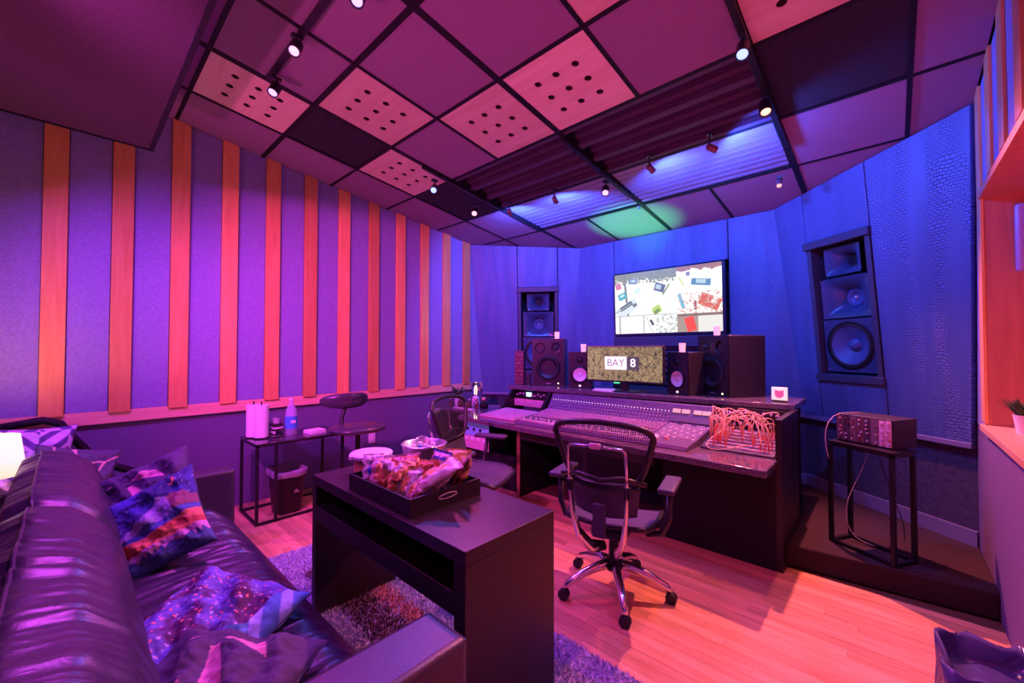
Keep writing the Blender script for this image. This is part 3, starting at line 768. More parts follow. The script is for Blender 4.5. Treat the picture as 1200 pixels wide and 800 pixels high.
# rack gear under the left end of the shelf
def rack_unit(name, label, cat, loc, w, h, m, seed, rz=0.0, tilt=0.0, disp=None):
    t = thing(name, label, cat, loc, rz)
    rg = random.Random(seed)
    MB().box(0, w, 0, .20, 0, h).build('case', BLKMETAL, t)
    MB().box(0, w, -.006, 0, .002, h - .002).build('faceplate', m, t, bevel=.001)
    n = int(w / .045)
    for i in range(n):
        x = .03 + i * (w - .05) / n
        if disp and disp[0] < x < disp[1]: continue
        MB().lathe([(.011, -.006), (.009, -.022)], (x + rg.uniform(-.006, .006), 0, h * rg.choice((.4, .6, .5))), 10, 'y').build('knob', KNOB, t)
    if disp:
        MB().box(disp[0], disp[1], -.009, -.006, h * .25, h * .8).build('display', mat('display_blue', (.1, .1, .1), emit=(.45, .75, 1), es=2.2), t)
    return t
rack_unit('rack_unit', 'black rack unit with a small bright blue display under the left shelf end', 'rack unit', (-3.265, 3.60, .865), .53, .085, PLASTIC, 1, disp=(.16, .24))
rack_unit('rack_unit', 'pink-lit rack unit below the one with the blue display', 'rack unit', (-3.265, 3.57, .775), .53, .085, PINKF, 2)
# patch bay with orange cords
t = thing('patch_bay', 'sloping patch bay with rows of sockets at the right end of the console', 'patch bay', (-1.03, 3.12, .712))
MB().prism([(0, 0), (0, .012), (.40, .10), (.40, 0)], 0, .46, 'x').build('chassis', mat('patch_chassis', (.07, .06, .09), .4), t, bevel=.003)
for j in range(6):
    y = .045 + j * .058; z = .012 + y * .22
    MB().box(.02, .44, y, y + .022, z - .004, z + .006).build('socket_strip', mat('socket_strip', (.62, .45, .55), .4), t)
PB = Vector((-1.03, 3.12, .712))
crg = random.Random(11)
for k in range(26):
    x0 = crg.uniform(.03, .43); x1 = min(.43, max(.02, x0 + crg.choice((-1, 1)) * crg.uniform(.08, .32)))
    y0 = .055 + crg.randrange(5) * .058; y1 = .055 + crg.randrange(2, 6) * .058
    z0 = .02 + y0 * .22; z1 = .02 + y1 * .22; h = crg.uniform(.09, .17)
    pts = []
    for i in range(15):
        u = i / 14; s_ = math.sin(math.pi * u)
        pts.append((x0 + (x1 - x0) * sm(0, 1, u) + .03 * math.sin(6 * u + k) * s_, y0 + (y1 - y0) * u - .05 * s_ * math.sin(k * 1.3), z0 + (z1 - z0) * u + .05 * min(1, 4 * u, 4 * (1 - u)) + h * s_ ** .8))
    mb = MB(); mb.tube(pts, .0036, 6)
    o = mb.build('orange_cord', CORD, None, smooth=True); o.location = PB
    pg = MB()
    for p in (pts[0], pts[-1]): MB().lathe([(.0045, -.01), (.006, .0), (.006, .035), (.004, .045)], p, 8).build('plug', mat('cord_plug', (.85, .16, .10), .4), o)
    tag(o, 'orange patch cord looping over the patch bay in the tangle of cords', 'cable', 'orange patch cords')
o = MB(); o.tube([(.32, .10, .05), (.28, .02, .06), (.20, -.07, .035), (.10, -.08, .012), (.04, -.04, .03), (.06, .06, .08), (.16, .16, .16), (.22, .22, .14)], .0036, 6)
o = o.build('orange_cord', CORD, None, smooth=True, sub=1); o.location = PB; tag(o, 'orange patch cord hanging in a big loop over the front edge of the patch bay', 'cable', 'orange patch cords')
rack_unit('rack_unit', 'dark rack unit with knobs behind the orange cords, upper one', 'rack unit', (-1.03, 3.62, .885), .45, .075, PLASTIC, 5)
rack_unit('rack_unit', 'dark rack unit with knobs behind the orange cords, lower one', 'rack unit', (-1.03, 3.60, .80), .45, .08, PLASTIC, 6)
# blue-faced gear under the left desk end
t = thing('power_supply', 'blue-lit gear with pink switches under the left end of the desk', 'rack unit', (-3.50, 2.99, .345))
MB().box(0, .40, 0, .30, 0, .30).build('case', BLKMETAL, t)
MB().box(0, .40, -.006, 0, .15, .29).build('faceplate', mat('blue_face', (.25, .30, .75), .4, emit=(.1, .12, .6), es=.25), t)
MB().box(0, .40, -.006, 0, .01, .145).build('faceplate', PINKF, t)
for i in range(4): MB().box(.04 + i * .09, .10 + i * .09, -.018, -.006, .10, .135).build('switch', WHITE, t)
for i in range(3): MB().lathe([(.016, -.006), (.013, -.025)], (.08 + i * .1, 0, .22), 10, 'y').build('knob', PLASTIC, t)

# ------------------------------------------------------------------ loudspeakers and screens on the shelf
CAB = mat('speaker_cabinet', (.022, .016, .022), .36)
YEL = mat('pale_cone', (.80, .78, .80), .5)
def big_monitor(label, loc, rz, flip):
    t = thing('studio_monitor', label, 'loudspeaker', loc, rz, 'studio monitors on the shelf')
    w, h, d = .37, .54, .40; s = -1 if flip else 1
    MB().box(-w / 2, w / 2, .012, d, 0, h).build('cabinet', CAB, t, bevel=.008)
    f = MB(); sq_hole(f, -w / 2, w / 2, .0, .36, 0, .205, .135, 0, 'y', .03, 32)
    x1 = w / 2
    sq_hole(f, 0 if s < 0 else -x1, x1 if s < 0 else 0, .36, h, -s * .095 + (0), .435, .052, 0, 'y', .05, 20)
    f.box(*( (-x1, 0) if s < 0 else (0, x1)), -.0, .012, .36, h); f.build('baffle', CAB, t)
    woofer(t, 0, .205, .14, -.001)
    MB().lathe([(.062, -.0), (.060, -.005), (.045, -.004), (.03, .003)], (s * .095, 0, .435), 24, 'y', cap=False).build('tweeter_ring', BLKMETAL, t, smooth='auto')
    MB().lathe([(.03, .003), (.018, -.008), (.001, -.012)], (s * .095, 0, .435), 20, 'y').build('tweeter', PLASTIC, t, smooth=True)
    MB().lathe([(.06, 0), (.057, -.005), (.052, 0)], (-s * .095, 0, .435), 24, 'y', cap=False).build('port_ring', BLKMETAL, t)
    MB().box(-.03, .03, -.003, .0, .022, .030).build('badge', SILVER, t)
    MB().box(.11, .122, -.003, .0, .022, .034).build('power_led', mat('led_yellow', (.2, .2, .1), emit=(1, .8, .4), es=5), t)
    return t
big_monitor('large black studio monitor on the left end of the console shelf', (-2.90, 3.74, 1.01), R_(30), False)
big_monitor('large black studio monitor on the right end of the shelf, its side to us', (-1.185, 3.93, 1.01), R_(-32), True)
def small_monitor(label, loc, rz):
    t = thing('studio_monitor', label, 'loudspeaker', loc, rz, 'studio monitors on the shelf')
    w, h, d = .25, .39, .20
    MB().box(-w / 2, w / 2, .012, d, 0, h).build('cabinet', CAB, t, bevel=.006)
    f = MB(); sq_hole(f, -w / 2, w / 2, 0, .24, 0, .145, .088, 0, 'y', .02, 28); sq_hole(f, -w / 2, w / 2, .24, h, 0, .30, .034, 0, 'y', .01, 20); f.build('baffle', CAB, t)
    woofer(t, 0, .145, .092, -.001, YEL, YEL, 'white_cone', .35)
    MB().lathe([(.034, .006), (.02, -.002), (.001, -.006)], (0, 0, .30), 20, 'y').build('tweeter', PLASTIC, t, smooth=True)
    MB().box(-.010, .010, -.004, 0, .018, .034).build('power_led', LEDW, t)
    return t
small_monitor('small studio monitor with a white cone right of the large left one', (-2.47, 3.74, 1.01), R_(26))
small_monitor('small studio monitor with a white cone left of the large right one', (-1.45, 3.80, 1.01), R_(-24))
# wide monitor
def bay(u, v):
    n = fbm((u * 30, v * 13, 2)); m_ = abs(fbm((u * 11 + 5, v * 5, 7)))
    base = (.52, .34, .19) if (abs(n) > .085 and m_ > .06) else (.09, .065, .04)
    if m_ < .02: base = (.07, .05, .04)
    k = .82 + .18 * fbm((u * 3, v * 2, 0))
    return tuple(q * k for q in base)
t = thing('computer_monitor', 'ultrawide monitor on the console shelf showing a white and dark lettered sign', 'monitor', (-1.96, 3.74, 1.01), R_(1))
MB().box(-.415, .415, -.012, .02, .085, .455).build('housing', PLASTIC, t, bevel=.004)
s_ = painted('screen_picture', .80, .335, bay, mat_paint('screen_image', .3, 1.0), t, -.0135, 260, 110); s_.location = (-.40, 0, .105)
MB().box(-.41, .41, -.016, -.012, .445, .452).build('top_bezel', mat('gold_bezel', (.5, .4, .25), .4), t)
sg = MB().box(-.195, .045, -.0165, -.0145, .215, .345).build('sign_plate', mat('sign_white', (.8, .8, .7), emit=(.95, .92, .72), es=1.0), t)
sg2 = MB().box(.045, .175, -.0165, -.0145, .215, .345).build('sign_plate', mat('sign_dark', (.05, .045, .05), .5, emit=(.07, .06, .065), es=1), t)
def text(body, size, loc, m, parent, rot=(R_(90), 0, 0), name='lettering', bold=.0, ext=.0006):
    cu = bpy.data.curves.new(name, 'FONT'); cu.body = body; cu.size = size; cu.extrude = ext; cu.offset = bold; cu.align_x = 'CENTER'; cu.align_y = 'CENTER'
    ob = bpy.data.objects.new(name, cu); COL.objects.link(ob)
    dg = bpy.context.evaluated_depsgraph_get(); dg.update()
    me = bpy.data.meshes.new_from_object(ob.evaluated_get(dg)); bpy.data.objects.remove(ob)
    me.materials.clear(); me.materials.append(m); me.name = name
    o = bpy.data.objects.new(name, me); COL.objects.link(o); o.parent = parent; o.location = loc; o.rotation_euler = rot
    return o
text('BAY', .105, (-.075, -.0175, .280), mat('letter_grey', (.25, .24, .22), .5), t, bold=-.001)
text('8', .115, (.110, -.0175, .280), mat('letter_white', (.8, .8, .8), emit=(1, 1, .95), es=1.1), t, bold=.001)
MB().box(-.035, .035, .02, .05, .008, .16).build('stand_neck', PLASTIC, t); MB().box(-.16, .16, -.06, .12, 0, .010).build('stand_foot', PLASTIC, t, bevel=.004)
# things on the shelf
def tumbler(label, loc):
    t = thing('candle_glass', label, 'candle', loc, 0, 'lit candle glasses on the loudspeakers')
    MB().lathe([(.026, 0), (.030, .085), (.0285, .085), (.025, .01)], n=20).build('glass', mat('frosted_pink', (.85, .45, .5), .5, emit=(1, .38, .34), es=1.0), t, smooth='auto')
    MB().lathe([(.022, .008), (.022, .04), (.001, .042)], n=16).build('candle', mat('candle_lit', (.9, .6, .4), .5, emit=(1, .62, .35), es=2.5), t)
    MB().lathe([(.002, .042), (.007, .052), (.004, .064), (.0005, .072)], n=8).build('flame', mat('flame', (1, .8, .5), emit=(1, .75, .4), es=14), t)
tumbler('lit candle glass on top of the large left studio monitor', (-2.93, 3.95, 1.55))
tumbler('lit candle glass on top of the small left studio monitor', (-2.50, 3.86, 1.40))
tumbler('lit candle glass on top of the small right studio monitor', (-1.44, 3.90, 1.40))
tumbler('lit candle glass on top of the large right studio monitor', (-1.165, 4.0, 1.55))
t = thing('table_sign', 'small pale lit sign with a pink shield standing right of the large monitor', 'sign', (-.66, 3.83, 1.01), R_(-6))
MB().box(-.055, .055, 0, .014, .012, .115).build('panel', mat('sign_pale', (.8, .7, .6), .5, emit=(1, .72, .58), es=.85), t, bevel=.004)
MB().prism([(-.030, .095), (-.012, .088), (.012, .088), (.030, .095), (.032, .05), (.018, .035), (0, .028), (-.018, .035), (-.032, .05)], -.002, .001, 'y').build('shield', mat('shield_pink', (.8, .15, .3), .5, emit=(.9, .12, .3), es=.5), t)
MB().box(-.05, .05, -.01, .024, 0, .012).build('foot', PLASTIC, t)
t = thing('paper_stack', 'flat papers lying on the shelf between small monitor and wide monitor', 'paper', (-2.22, 3.66, 1.01))
for i in range(4): MB(Matrix.Rotation(.15 * i, 4, 'Z')).box(-.02, .19, -.05, .06, i * .004, .0035 + i * .004).build('sheet', PAPER, t)
# small dark synth module hung left of the large monitor
t = thing('synth_module', 'upright dark red module with rows of gold knobs left of the large monitor', 'synthesizer', (-3.24, 3.62, 1.01), R_(28))
MB().box(-.055, .055, 0, .10, .0, .40).build('case', mat('module_red', (.12, .03, .05), .4), t, bevel=.004)
for j in range(7):
    for i in range(2 if j % 2 else 3): MB().lathe([(.009, 0), (.007, -.014)], (-.03 + i * (.06 if j % 2 else .03), 0, .07 + j * .047), 8, 'y').build('knob', mat('gold', (.75, .5, .35), .3, 1), t)
MB().box(.07, .13, .02, .08, 0, .12).build('side_box', PLASTIC, t)

# ------------------------------------------------------------------ left end of the desk: plant, lamp and small things
SB = thing('sideboard', 'low dark sideboard in the front left corner holding a plant and a bulb lamp', 'sideboard', (-4.34, 3.22, 0))
MB().box(0, .70, 0, .60, .66, .70).build('top', GRANITE, SB, bevel=.004)
MB().box(.03, .67, .02, .58, .05, .66).build('body', DWOOD, SB)
for i in (0, 1): MB().box(.04 + i * .32, .34 + i * .32, .006, .02, .08, .63).build('door', DWOOD, SB, bevel=.003)
for a in (.05, .62):
    for b in (.05, .52): MB().box(a, a + .04, b, b + .04, 0, .05).build('foot', BLACK, SB)
def pot_plant(label, loc, r, h, nleaf, lh, m, seed):
    t = thing('potted_plant', label, 'plant', loc); rg = random.Random(seed)
    MB().lathe([(r * .72, 0), (r, h), (r * .93, h), (r * .9, h * .85)], n=20, cap=True).build('pot', m, t, smooth='auto')
    MB().cyl((0, 0, h * .82), r * .88, .004).build('soil', mat('soil', (.03, .02, .02), .9), t)
    mb = MB()
    for i in range(nleaf):
        a = rg.uniform(0, 6.28); l = lh * rg.uniform(.6, 1.1); tl = rg.uniform(.1, .9); w = r * .14
        p0 = Vector((r * .4 * math.cos(a), r * .4 * math.sin(a), h * .85)); d = Vector((math.cos(a) * tl, math.sin(a) * tl, 1)).normalized()
        sd = Vector((-math.sin(a), math.cos(a), 0)) * w
        p1 = p0 + d * l * .5; p2 = p0 + d * l + Vector((math.cos(a), math.sin(a), 0)) * l * .12
        mb.add([p0 - sd, p0 + sd, p1 + sd * 1.1, p2, p1 - sd * 1.1], [(0, 1, 2, 4), (4, 2, 3)])
    stuff(mb.build('foliage', GREEN, t, solid=.0015))
    return t
pot_plant('small dark plant in a white pot on the sideboard in the left corner', (-4.10, 3.40, .70), .052, .15, 60, .14, WHITE, 1)
pot_plant('small grassy plant in a white pot on the right window sill', (.50, 3.34, .99), .045, .095, 70, .10, WHITE, 2)
t = thing('bulb_lamp', 'clear bulb lamp with a glowing filament beside the white-potted plant', 'lamp', (-3.98, 3.60, .70))
MB().lathe([(.052, 0), (.055, .02), (.050, .10), (.03, .12), (.022, .13)], n=18).build('base', mat('pale_pink', (.75, .5, .6), .4), t, smooth='auto')
MB().lathe([(.02, .13), (.03, .16), (.062, .21), (.066, .25), (.045, .29), (.001, .305)], n=22, cap=False).build('bulb', GLASS, t, smooth=True)
MB().tube([(-.012, 0, .15), (-.012, 0, .23), (0, 0, .25), (.012, 0, .23), (.012, 0, .15)], .003, 6).build('filament', mat('filament', (1, .6, .3), emit=(1, .55, .3), es=8), t)
rg = random.Random(5)
def bottle(label, loc, r, h, m, mc, grp=None):
    t = thing('small_bottle', label, 'bottle', loc, 0, grp)
    MB().lathe([(r, 0), (r, h * .6), (r * .4, h * .75), (r * .4, h * .9)], n=16).build('body', m, t, smooth='auto')
    MB().cyl((0, 0, h * .88), r * .5, h * .12, 12).build('cap', mc, t); return t
AMB = mat('amber_glass', (.12, .04, .03), .15); GOLD = MATS['gold']
SBL = ('tallest dark bottle left of the bulb lamp', 'shortest dark bottle with a white cap in the cluster', 'dark gold-capped bottle right below the bulb lamp', 'dark white-capped bottle at the front right of the cluster', 'dark bottle left of the white plant pot', 'dark bottle at the right end of the cluster beside the round ornament')
for i, (x, y, r, h) in enumerate(((-4.02, 3.36, .024, .12), (-3.95, 3.34, .02, .09), (-3.90, 3.42, .024, .11), (-3.84, 3.36, .02, .10), (-4.20, 3.36, .022, .10), (-3.80, 3.45, .022, .12))):
    bottle(SBL[i], (x, y, .70), r, h, AMB, GOLD if i % 2 else WHITE, 'small bottles on the sideboard')
t = thing('round_ornament', 'dark round ornament with a shiny gold ball at the right end of the sideboard', 'ornament', (-3.72, 3.50, .70))
MB().lathe([(.05, 0), (.055, .05), (.03, .08), (.001, .085)], n=20).build('base', BLACK, t, smooth=True)
MB().lathe([(.001, .075), (.028, .09), (.034, .11), (.028, .13), (.001, .145)], n=20).build('ball', mat('rose_gold', (.9, .5, .4), .25, .8), t, smooth=True)
t = thing('candle_tray', 'bright low tray at the front edge of the sideboard', 'tray', (-4.02, 3.26, .70))
MB().box(0, .34, 0, .05, 0, .012).build('tray', mat('pale_tray', (.9, .75, .7), .4), t, bevel=.003)

# ------------------------------------------------------------------ metal stand with modular rack on the step
def metal_stand(loc, rz, w, d, h, label):
    t = thing('metal_stand', label, 'stand', loc, rz); q = .011
    for x in (q, w - q):
        for y in (q, d - q): MB().box(x - q, x + q, y - q, y + q, 0, h - .02).build('leg', BLKMETAL, t)
    for z in (0, h - .02):
        for y in (q, d - q): MB().box(2 * q, w - 2 * q, y - q, y + q, z, z + .02).build('rail', BLKMETAL, t)
        for x in (q, w - q): MB().box(x - q, x + q, 2 * q, d - 2 * q, z, z + .02).build('rail', BLKMETAL, t)
    MB().box(-.003, w + .003, -.003, d + .003, h - .0, h + .012).build('table_top', BLKMETAL, t)
    return t
metal_stand((-.33, 3.50, .14), R_(-31), .38, .20, .66, 'thin black metal stand on the carpeted step carrying the modular rack')
#metal_stand((-.10, 3.80, .14), R_(-31), .42, .24, .64, 'second black metal stand nearly hidden behind the front one, empty top to the right')
t = thing('modular_rack', 'modular synthesizer rack with a row of narrow knobbed modules on the metal stand', 'synthesizer', (-.285, 3.555, .812), R_(-27))
MB().box(0, .33, 0, .22, 0, .18).build('case', mat('rack_case', (.02, .016, .03), .5), t, bevel=.004)
x = .008; rg = random.Random(9)
for i, w in enumerate((.042, .038, .036, .046, .034, .044, .032, .034)):
    m = mat('module_pale', (.75, .45, .62), .4) if i > 5 else mat('module_dark%d' % (i % 3), ((.16, .08, .10), (.08, .05, .08), (.2, .13, .16))[i % 3], .4)
    mo = MB().box(x, x + w - .002, -.006, 0, .010, .170).build('module', m, t)
    for j in range(6):
        if rg.random() < .8:
            MB().lathe([(.0065, -.006), (.005, -.016)], (x + w / 2 + rg.choice((-.006, 0, .006)), 0, .028 + j * .025), 8, 'y').build('knob', rg.choice((KNOB, GOLD, PINKF)), mo)
    x += w
def cable(name, pts, r, m, label, sub=1):
    o = MB().tube(pts, r, 6).build(name, m, None, smooth=True, sub=sub); return tag(o, label, 'cable')
PCORD = mat('pale_cord', (.6, .45, .5), .5)
cable('cord', [(-.16, 3.55, 1.0), (-.22, 3.52, 1.01), (-.30, 3.46, .99), (-.335, 3.42, .90), (-.33, 3.40, .78), (-.31, 3.40, .70)], .003, PCORD, 'thin pale cord hanging from the modular rack over its left edge')
cable('cord', [(-.12, 3.62, .76), (-.16, 3.62, .6), (-.24, 3.60, .42), (-.25, 3.60, .25), (-.20, 3.58, .16), (-.10, 3.56, .147), (.02, 3.60, .147)], .003, PCORD, 'thin pale cord curving down to the step under the metal stand')
cable('cord', [(-.08, 3.62, .76), (-.04, 3.60, .6), (.0, 3.60, .45), (.05, 3.62, .3), (.04, 3.7, .15)], .003, PLASTIC, 'dark cord hanging beside the pale one under the metal stand')

# ------------------------------------------------------------------ sofa
def ripple(x, y=0.0, ph=0.0):
    """sharp-crested creases running across the cushion"""
    w = x + .05 * noise.noise(Vector((x * 2.2, y * 2.6, ph + 5)))
    a = 1 - 2.2 * abs(noise.noise(Vector((w * 11, y * 1.3, ph))))
    b = 1 - 2.2 * abs(noise.noise(Vector((w * 24, y * 2.0, ph + 9))))
    return max(-.6, a) * .65 + max(-.6, b) * .35
sofa = thing('leather_sofa', 'long dark leather sofa with wrinkled cushions in the left foreground', 'sofa', (-3.50, -.20, 0))
SL = 2.60
MB().box(.02, SL - .02, .02, .92, .05, .24).build('base', LEATHERS, sofa, bevel=.02)
for x in (.08, SL - .14):
    for y in (.06, .86): MB().box(x, x + .06, y, y + .06, 0, .05).build('foot', BLACK, sofa)
def arm(x0, x1, nm):
    MB().box(x0, x1, .0, .99, .05, .60).build('armrest', LEATHERS, sofa, bevel=.022, seg=3)
    MB().tube([(x0 + .012, .985, .10), (x0 + .012, .985, .588), (x1 - .012, .985, .588), (x1 - .012, .985, .10)], .005, 6).build('piping', LEATHER, sofa)
arm(0, .16, 'a'); arm(SL - .19, SL, 'b')
def blob_cushion(x0, x1, y0, y1, zf, name, nx=110, ny=34):
    """seat cushion: puffed box with cross wrinkles"""
    def top(a, b):
        x = x0 + (x1 - x0) * a; e = min(1, 14 * a, 14 * (1 - a)); ey = min(1, 5 * (b), 5 * (1 - b))
        y = y0 + (y1 - y0) * b
        w = (.25 + .75 * sm(.05, .6, b)) * (.6 + .6 * noise.noise(Vector((x * 3, y * 4, 1))))
        skew = x + .10 * (b - .5) + .03 * noise.noise(Vector((x * 5, y * 5, 4)))
        z = zf - .055 * (1 - math.sin(e * math.pi / 2)) - .07 * (1 - math.sin(ey * math.pi / 2)) + .020 * math.sin(math.pi * b) + (.032 * ripple(x, y, 1.0)) * (.5 + w) * e * ey
        return (x, y, z)
    mb = MB(); mb.grid(top, nx, ny)
    mb.grid(lambda a, b: (x0 + (x1 - x0) * a, y1 + .012 * math.sin(math.pi * b) + .006 * ripple(x0 + (x1 - x0) * a, y1, 1.0) * math.sin(math.pi * b), zf - .125 - b * (zf - .125 - .20)) , nx, 6)
    mb.add([(x0, y0, .2), (x1, y0, .2), (x1, y1, .2), (x0, y1, .2)], [(0, 1, 2, 3)])
    return mb.build(name, LEATHER, sofa, smooth=True)
xm = .16 + (SL - .35) / 2
blob_cushion(.165, SL - .195, .22, .93, .385, 'seat_cushion', 330)
def back_cushion(x0, x1, name, ph):
    prof = [(.30, .30), (.335, .42), (.36, .55), (.345, .66), (.30, .76), (.22, .835), (.12, .865), (.04, .83), (.01, .72), (.0, .5), (.0, .26)]
    n = len(prof)
    def fn(a, b):
        t = b * (n - 1); i = min(int(t), n - 2); f = t - i
        p0, p1 = prof[i], prof[i + 1]; y = p0[0] + (p1[0] - p0[0]) * f; z = p0[1] + (p1[1] - p0[1]) * f
        x = x0 + (x1 - x0) * a; e = math.sin(min(1, 9 * a, 9 * (1 - a)) * math.pi / 2)
        cy, cz = .14, .5; k = 1 - .16 * (1 - e)
        k += .06 * ripple(x, b * 1.3, ph) * (.45 + .9 * abs(noise.noise(Vector((x * 2.5, b * 3, ph + 3))))) * e * math.sin(min(1, 3.5 * b) * math.pi / 2)
        return (x, cy + (y - cy) * k, cz + (z - cz) * k)
    c_ = MB(); c_.grid(fn, 190, 52)
    o = c_.build(name, LEATHER, sofa, smooth=True)
    seam = [Vector(fn(i / 40, .615)) + Vector((0, -.0, .002)) for i in range(1, 40)]
    MB().tube(seam, .006, 6).build('piping', LEATHER, o, smooth=True)
    return o
back_cushion(.0, 1.18, 'back_cushion', 0.3); back_cushion(1.16, SL, 'back_cushion', 2.1)
MB().box(.02, SL - .02, -.02, .10, .05, .66).build('back_frame', LEATHER, sofa, bevel=.03)

# ------------------------------------------------------------------ throw pillows
def pillow(name, label, cen, e1, e2, size, thick, fn, m, seed=0, n=46, grp=None):
    """e1, e2: unit-ish directions of the two side pairs; cen world"""
    e1 = Vector(e1).normalized(); e2 = Vector(e2); e2 = (e2 - e1 * e2.dot(e1)).normalized(); nn = e1.cross(e2)
    vs = []; cols = []; fs = []
    def pt(a, b, s):
        u, v = a * 2 - 1, b * 2 - 1
        eu, ev = (1 - abs(u) ** 2.6), (1 - abs(v) ** 2.6)
        pin = .10
        x = u * (1 - pin * (1 - v * v) * abs(u)) * size / 2; y = v * (1 - pin * (1 - u * u) * abs(v)) * size / 2
        z = s * thick / 2 * (max(0, eu * ev)) ** .48
        wr = fbm((u * 1.6 + seed, v * 1.6, s)) * .035 * (eu * ev) ** .3 + .010 * math.sin(10 * (u + .7 * v) + seed) * (eu * ev) ** .6
        return Vector(cen) + e1 * x + e2 * y + nn * (z + wr)
    for s in (1, -1):
        o = len(vs)
        for j in range(n):
            for i in range(n):
                vs.append(pt(i / (n - 1), j / (n - 1), s)); cols.append(fn(i / (n - 1), j / (n - 1)))
        for j in range(n - 1):
            for i in range(n - 1):
                q = (o + j * n + i, o + j * n + i + 1, o + (j + 1) * n + i + 1, o + (j + 1) * n + i)
                fs.append(q if s > 0 else q[::-1])
    cx = sum(vs, Vector()) / len(vs)
    mb = MB(); mb.add([v - cx for v in vs], fs)
    me = bpy.data.meshes.new(name); me.from_pydata([tuple(p) for p in mb.v], [], mb.f)
    a = me.color_attributes.new('Col', 'FLOAT_COLOR', 'POINT')
    for i, c in enumerate(cols): a.data[i].color = (*c, 1)
    for p in me.polygons: p.use_smooth = True
    me.materials.append(m); o = bpy.data.objects.new(name, me); COL.objects.link(o); o.location = cx
    tag(o, label, 'pillow', grp)
    seam = [pt(t, 0, 1) - cx for t in [i / 14 for i in range(15)]] + [pt(1, t, 1) - cx for t in [i / 14 for i in range(1, 15)]] + [pt(1 - t, 1, 1) - cx for t in [i / 14 for i in range(1, 15)]] + [pt(0, 1 - t, 1) - cx for t in [i / 14 for i in range(1, 14)]]
    MB().tube(seam, .003, 5, closed=True).build('seam', mat('pillow_seam', (.05, .05, .10), .7), o)
    return o
PM = mat_paint('printed_cloth', .8)
def mountain(u, v):
    st = noise.noise(Vector((u * 60, v * 60, 0))); k = fbm((u * 3, v * 3, 2))
    c = tuple(a + b * max(0, k + .15) for a, b in zip((.03, .04, .20), (.06, .08, .5)))
    if st > .60: c = (.6, .65, .9)
    if math.hypot(u - .80, v - .88) < .045 and math.hypot(u - .775, v - .895) > .038: c = (.9, .35, .15)
    r1 = .50 + .24 * sm(.25, .74, u) - .10 * sm(.76, 1, u) + .02 * math.sin(u * 23) + .012 * math.sin(u * 51)
    if v < r1: c = (.30, .30, .58) if u < .78 - (v - .5) * .3 else (.22, .09, .13)
    if v < .43 + .10 * u + .02 * math.sin(u * 17): c = (.06, .12, .36)
    if v < .36 + .08 * u + .02 * math.sin(u * 9): c = (.62, .22, .12) if math.sin(u * 7 + v * 24) < .55 else (.40, .08, .05)
    if v < .22 + .05 * u: c = (.52, .30, .50)
    tree = .12 + .03 * u + .06 * abs(math.sin(u * 34 + 2 * math.sin(u * 13)))
    if v < tree: c = (.05, .11, .26)
    return c
def galaxy(u, v):
    k = fbm((u * 3.2, v * 3.2, 4)); c = (.12, .13, .50) if k > -.05 else (.07, .02, .12)
    kk = sm(-.2, .15, k); c = (.08 + .06 * kk, .02 + .12 * kk, .12 + .42 * kk)
    s1 = noise.noise(Vector((u * 42, v * 42, 1))); s2 = noise.noise(Vector((u * 42, v * 42, 8)))
    if s1 > .50: c = (1, .30, .25)
    if s2 > .52: c = (.6, .65, 1)
    if u > .84: c = (.10, .30, .60) if (v * 3 + u * 4) % 1 > .4 else (.4, .62, .9)
    if u > .72 and abs(v - .45) < (u - .72) * .5 and u < .84: c = (.06, .25, .42)
    return c
def shapes(seed):
    def f(u, v):
        c = (.065, .05, .12)
        for cx, cy, a, w, h in ((.50, .55, .5, .05, .22), (.60, .80, -.3, .12, .05), (.42, .25, .9, .13, .05), (.20, .82, 0, .035, .012), (.44, .40, 1.2, .05, .09)):
            x, y = u - cx, v - cy; ca, sa = math.cos(a), math.sin(a); x, y = x * ca + y * sa, -x * sa + y * ca
            if abs(x) < w * (1 - .5 * (y / h)) and abs(y) < h: c = (.62, .28, .42)
        return c
    return f
RC = Vector((math.cos(YAW), math.sin(YAW), 0)); FC_ = Vector((-math.sin(YAW), math.cos(YAW), 0)); ZZ = Vector((0, 0, 1))
def dirs(e_right, e_down):   # diagonal directions to side directions
    A, B = Vector(e_right), Vector(e_down)
    return (A + B), (A - B)
d1 = RC * .60 - ZZ * .15; d2 = -ZZ * .48 - FC_ * .26
pillow('throw_pillow', 'throw pillow printed with a moon, mountains and a sunset forest', (-2.56, .29, .59), (d1 - d2) / 2, (-d1 - d2) / 2, .42, .15, mountain, PM, 1, 130)
pillow('throw_pillow', 'dark throw pillow with pink shapes tucked behind the mountain-print one', (-2.86, .29, .63), (d1 - d2) / 2 + RC * .05, (-d1 - d2) / 2, .44, .12, shapes(1), PM, 2, 120)
pillow('throw_pillow', 'blue galaxy throw pillow with orange and white dots in the middle of the sofa', (-1.72, .33, .47), RC * .92 - ZZ * .14 - FC_ * .12, ZZ * .22 + FC_ * .97, .46, .15, galaxy, PM, 3, 130)
pillow('throw_pillow', 'dark throw pillow with pink shapes nearest the camera on the sofa', (-1.37, .26, .47), RC * .98 - ZZ * .06, ZZ * .10 + FC_ * .97, .46, .15, shapes(2), PM, 4, 120)

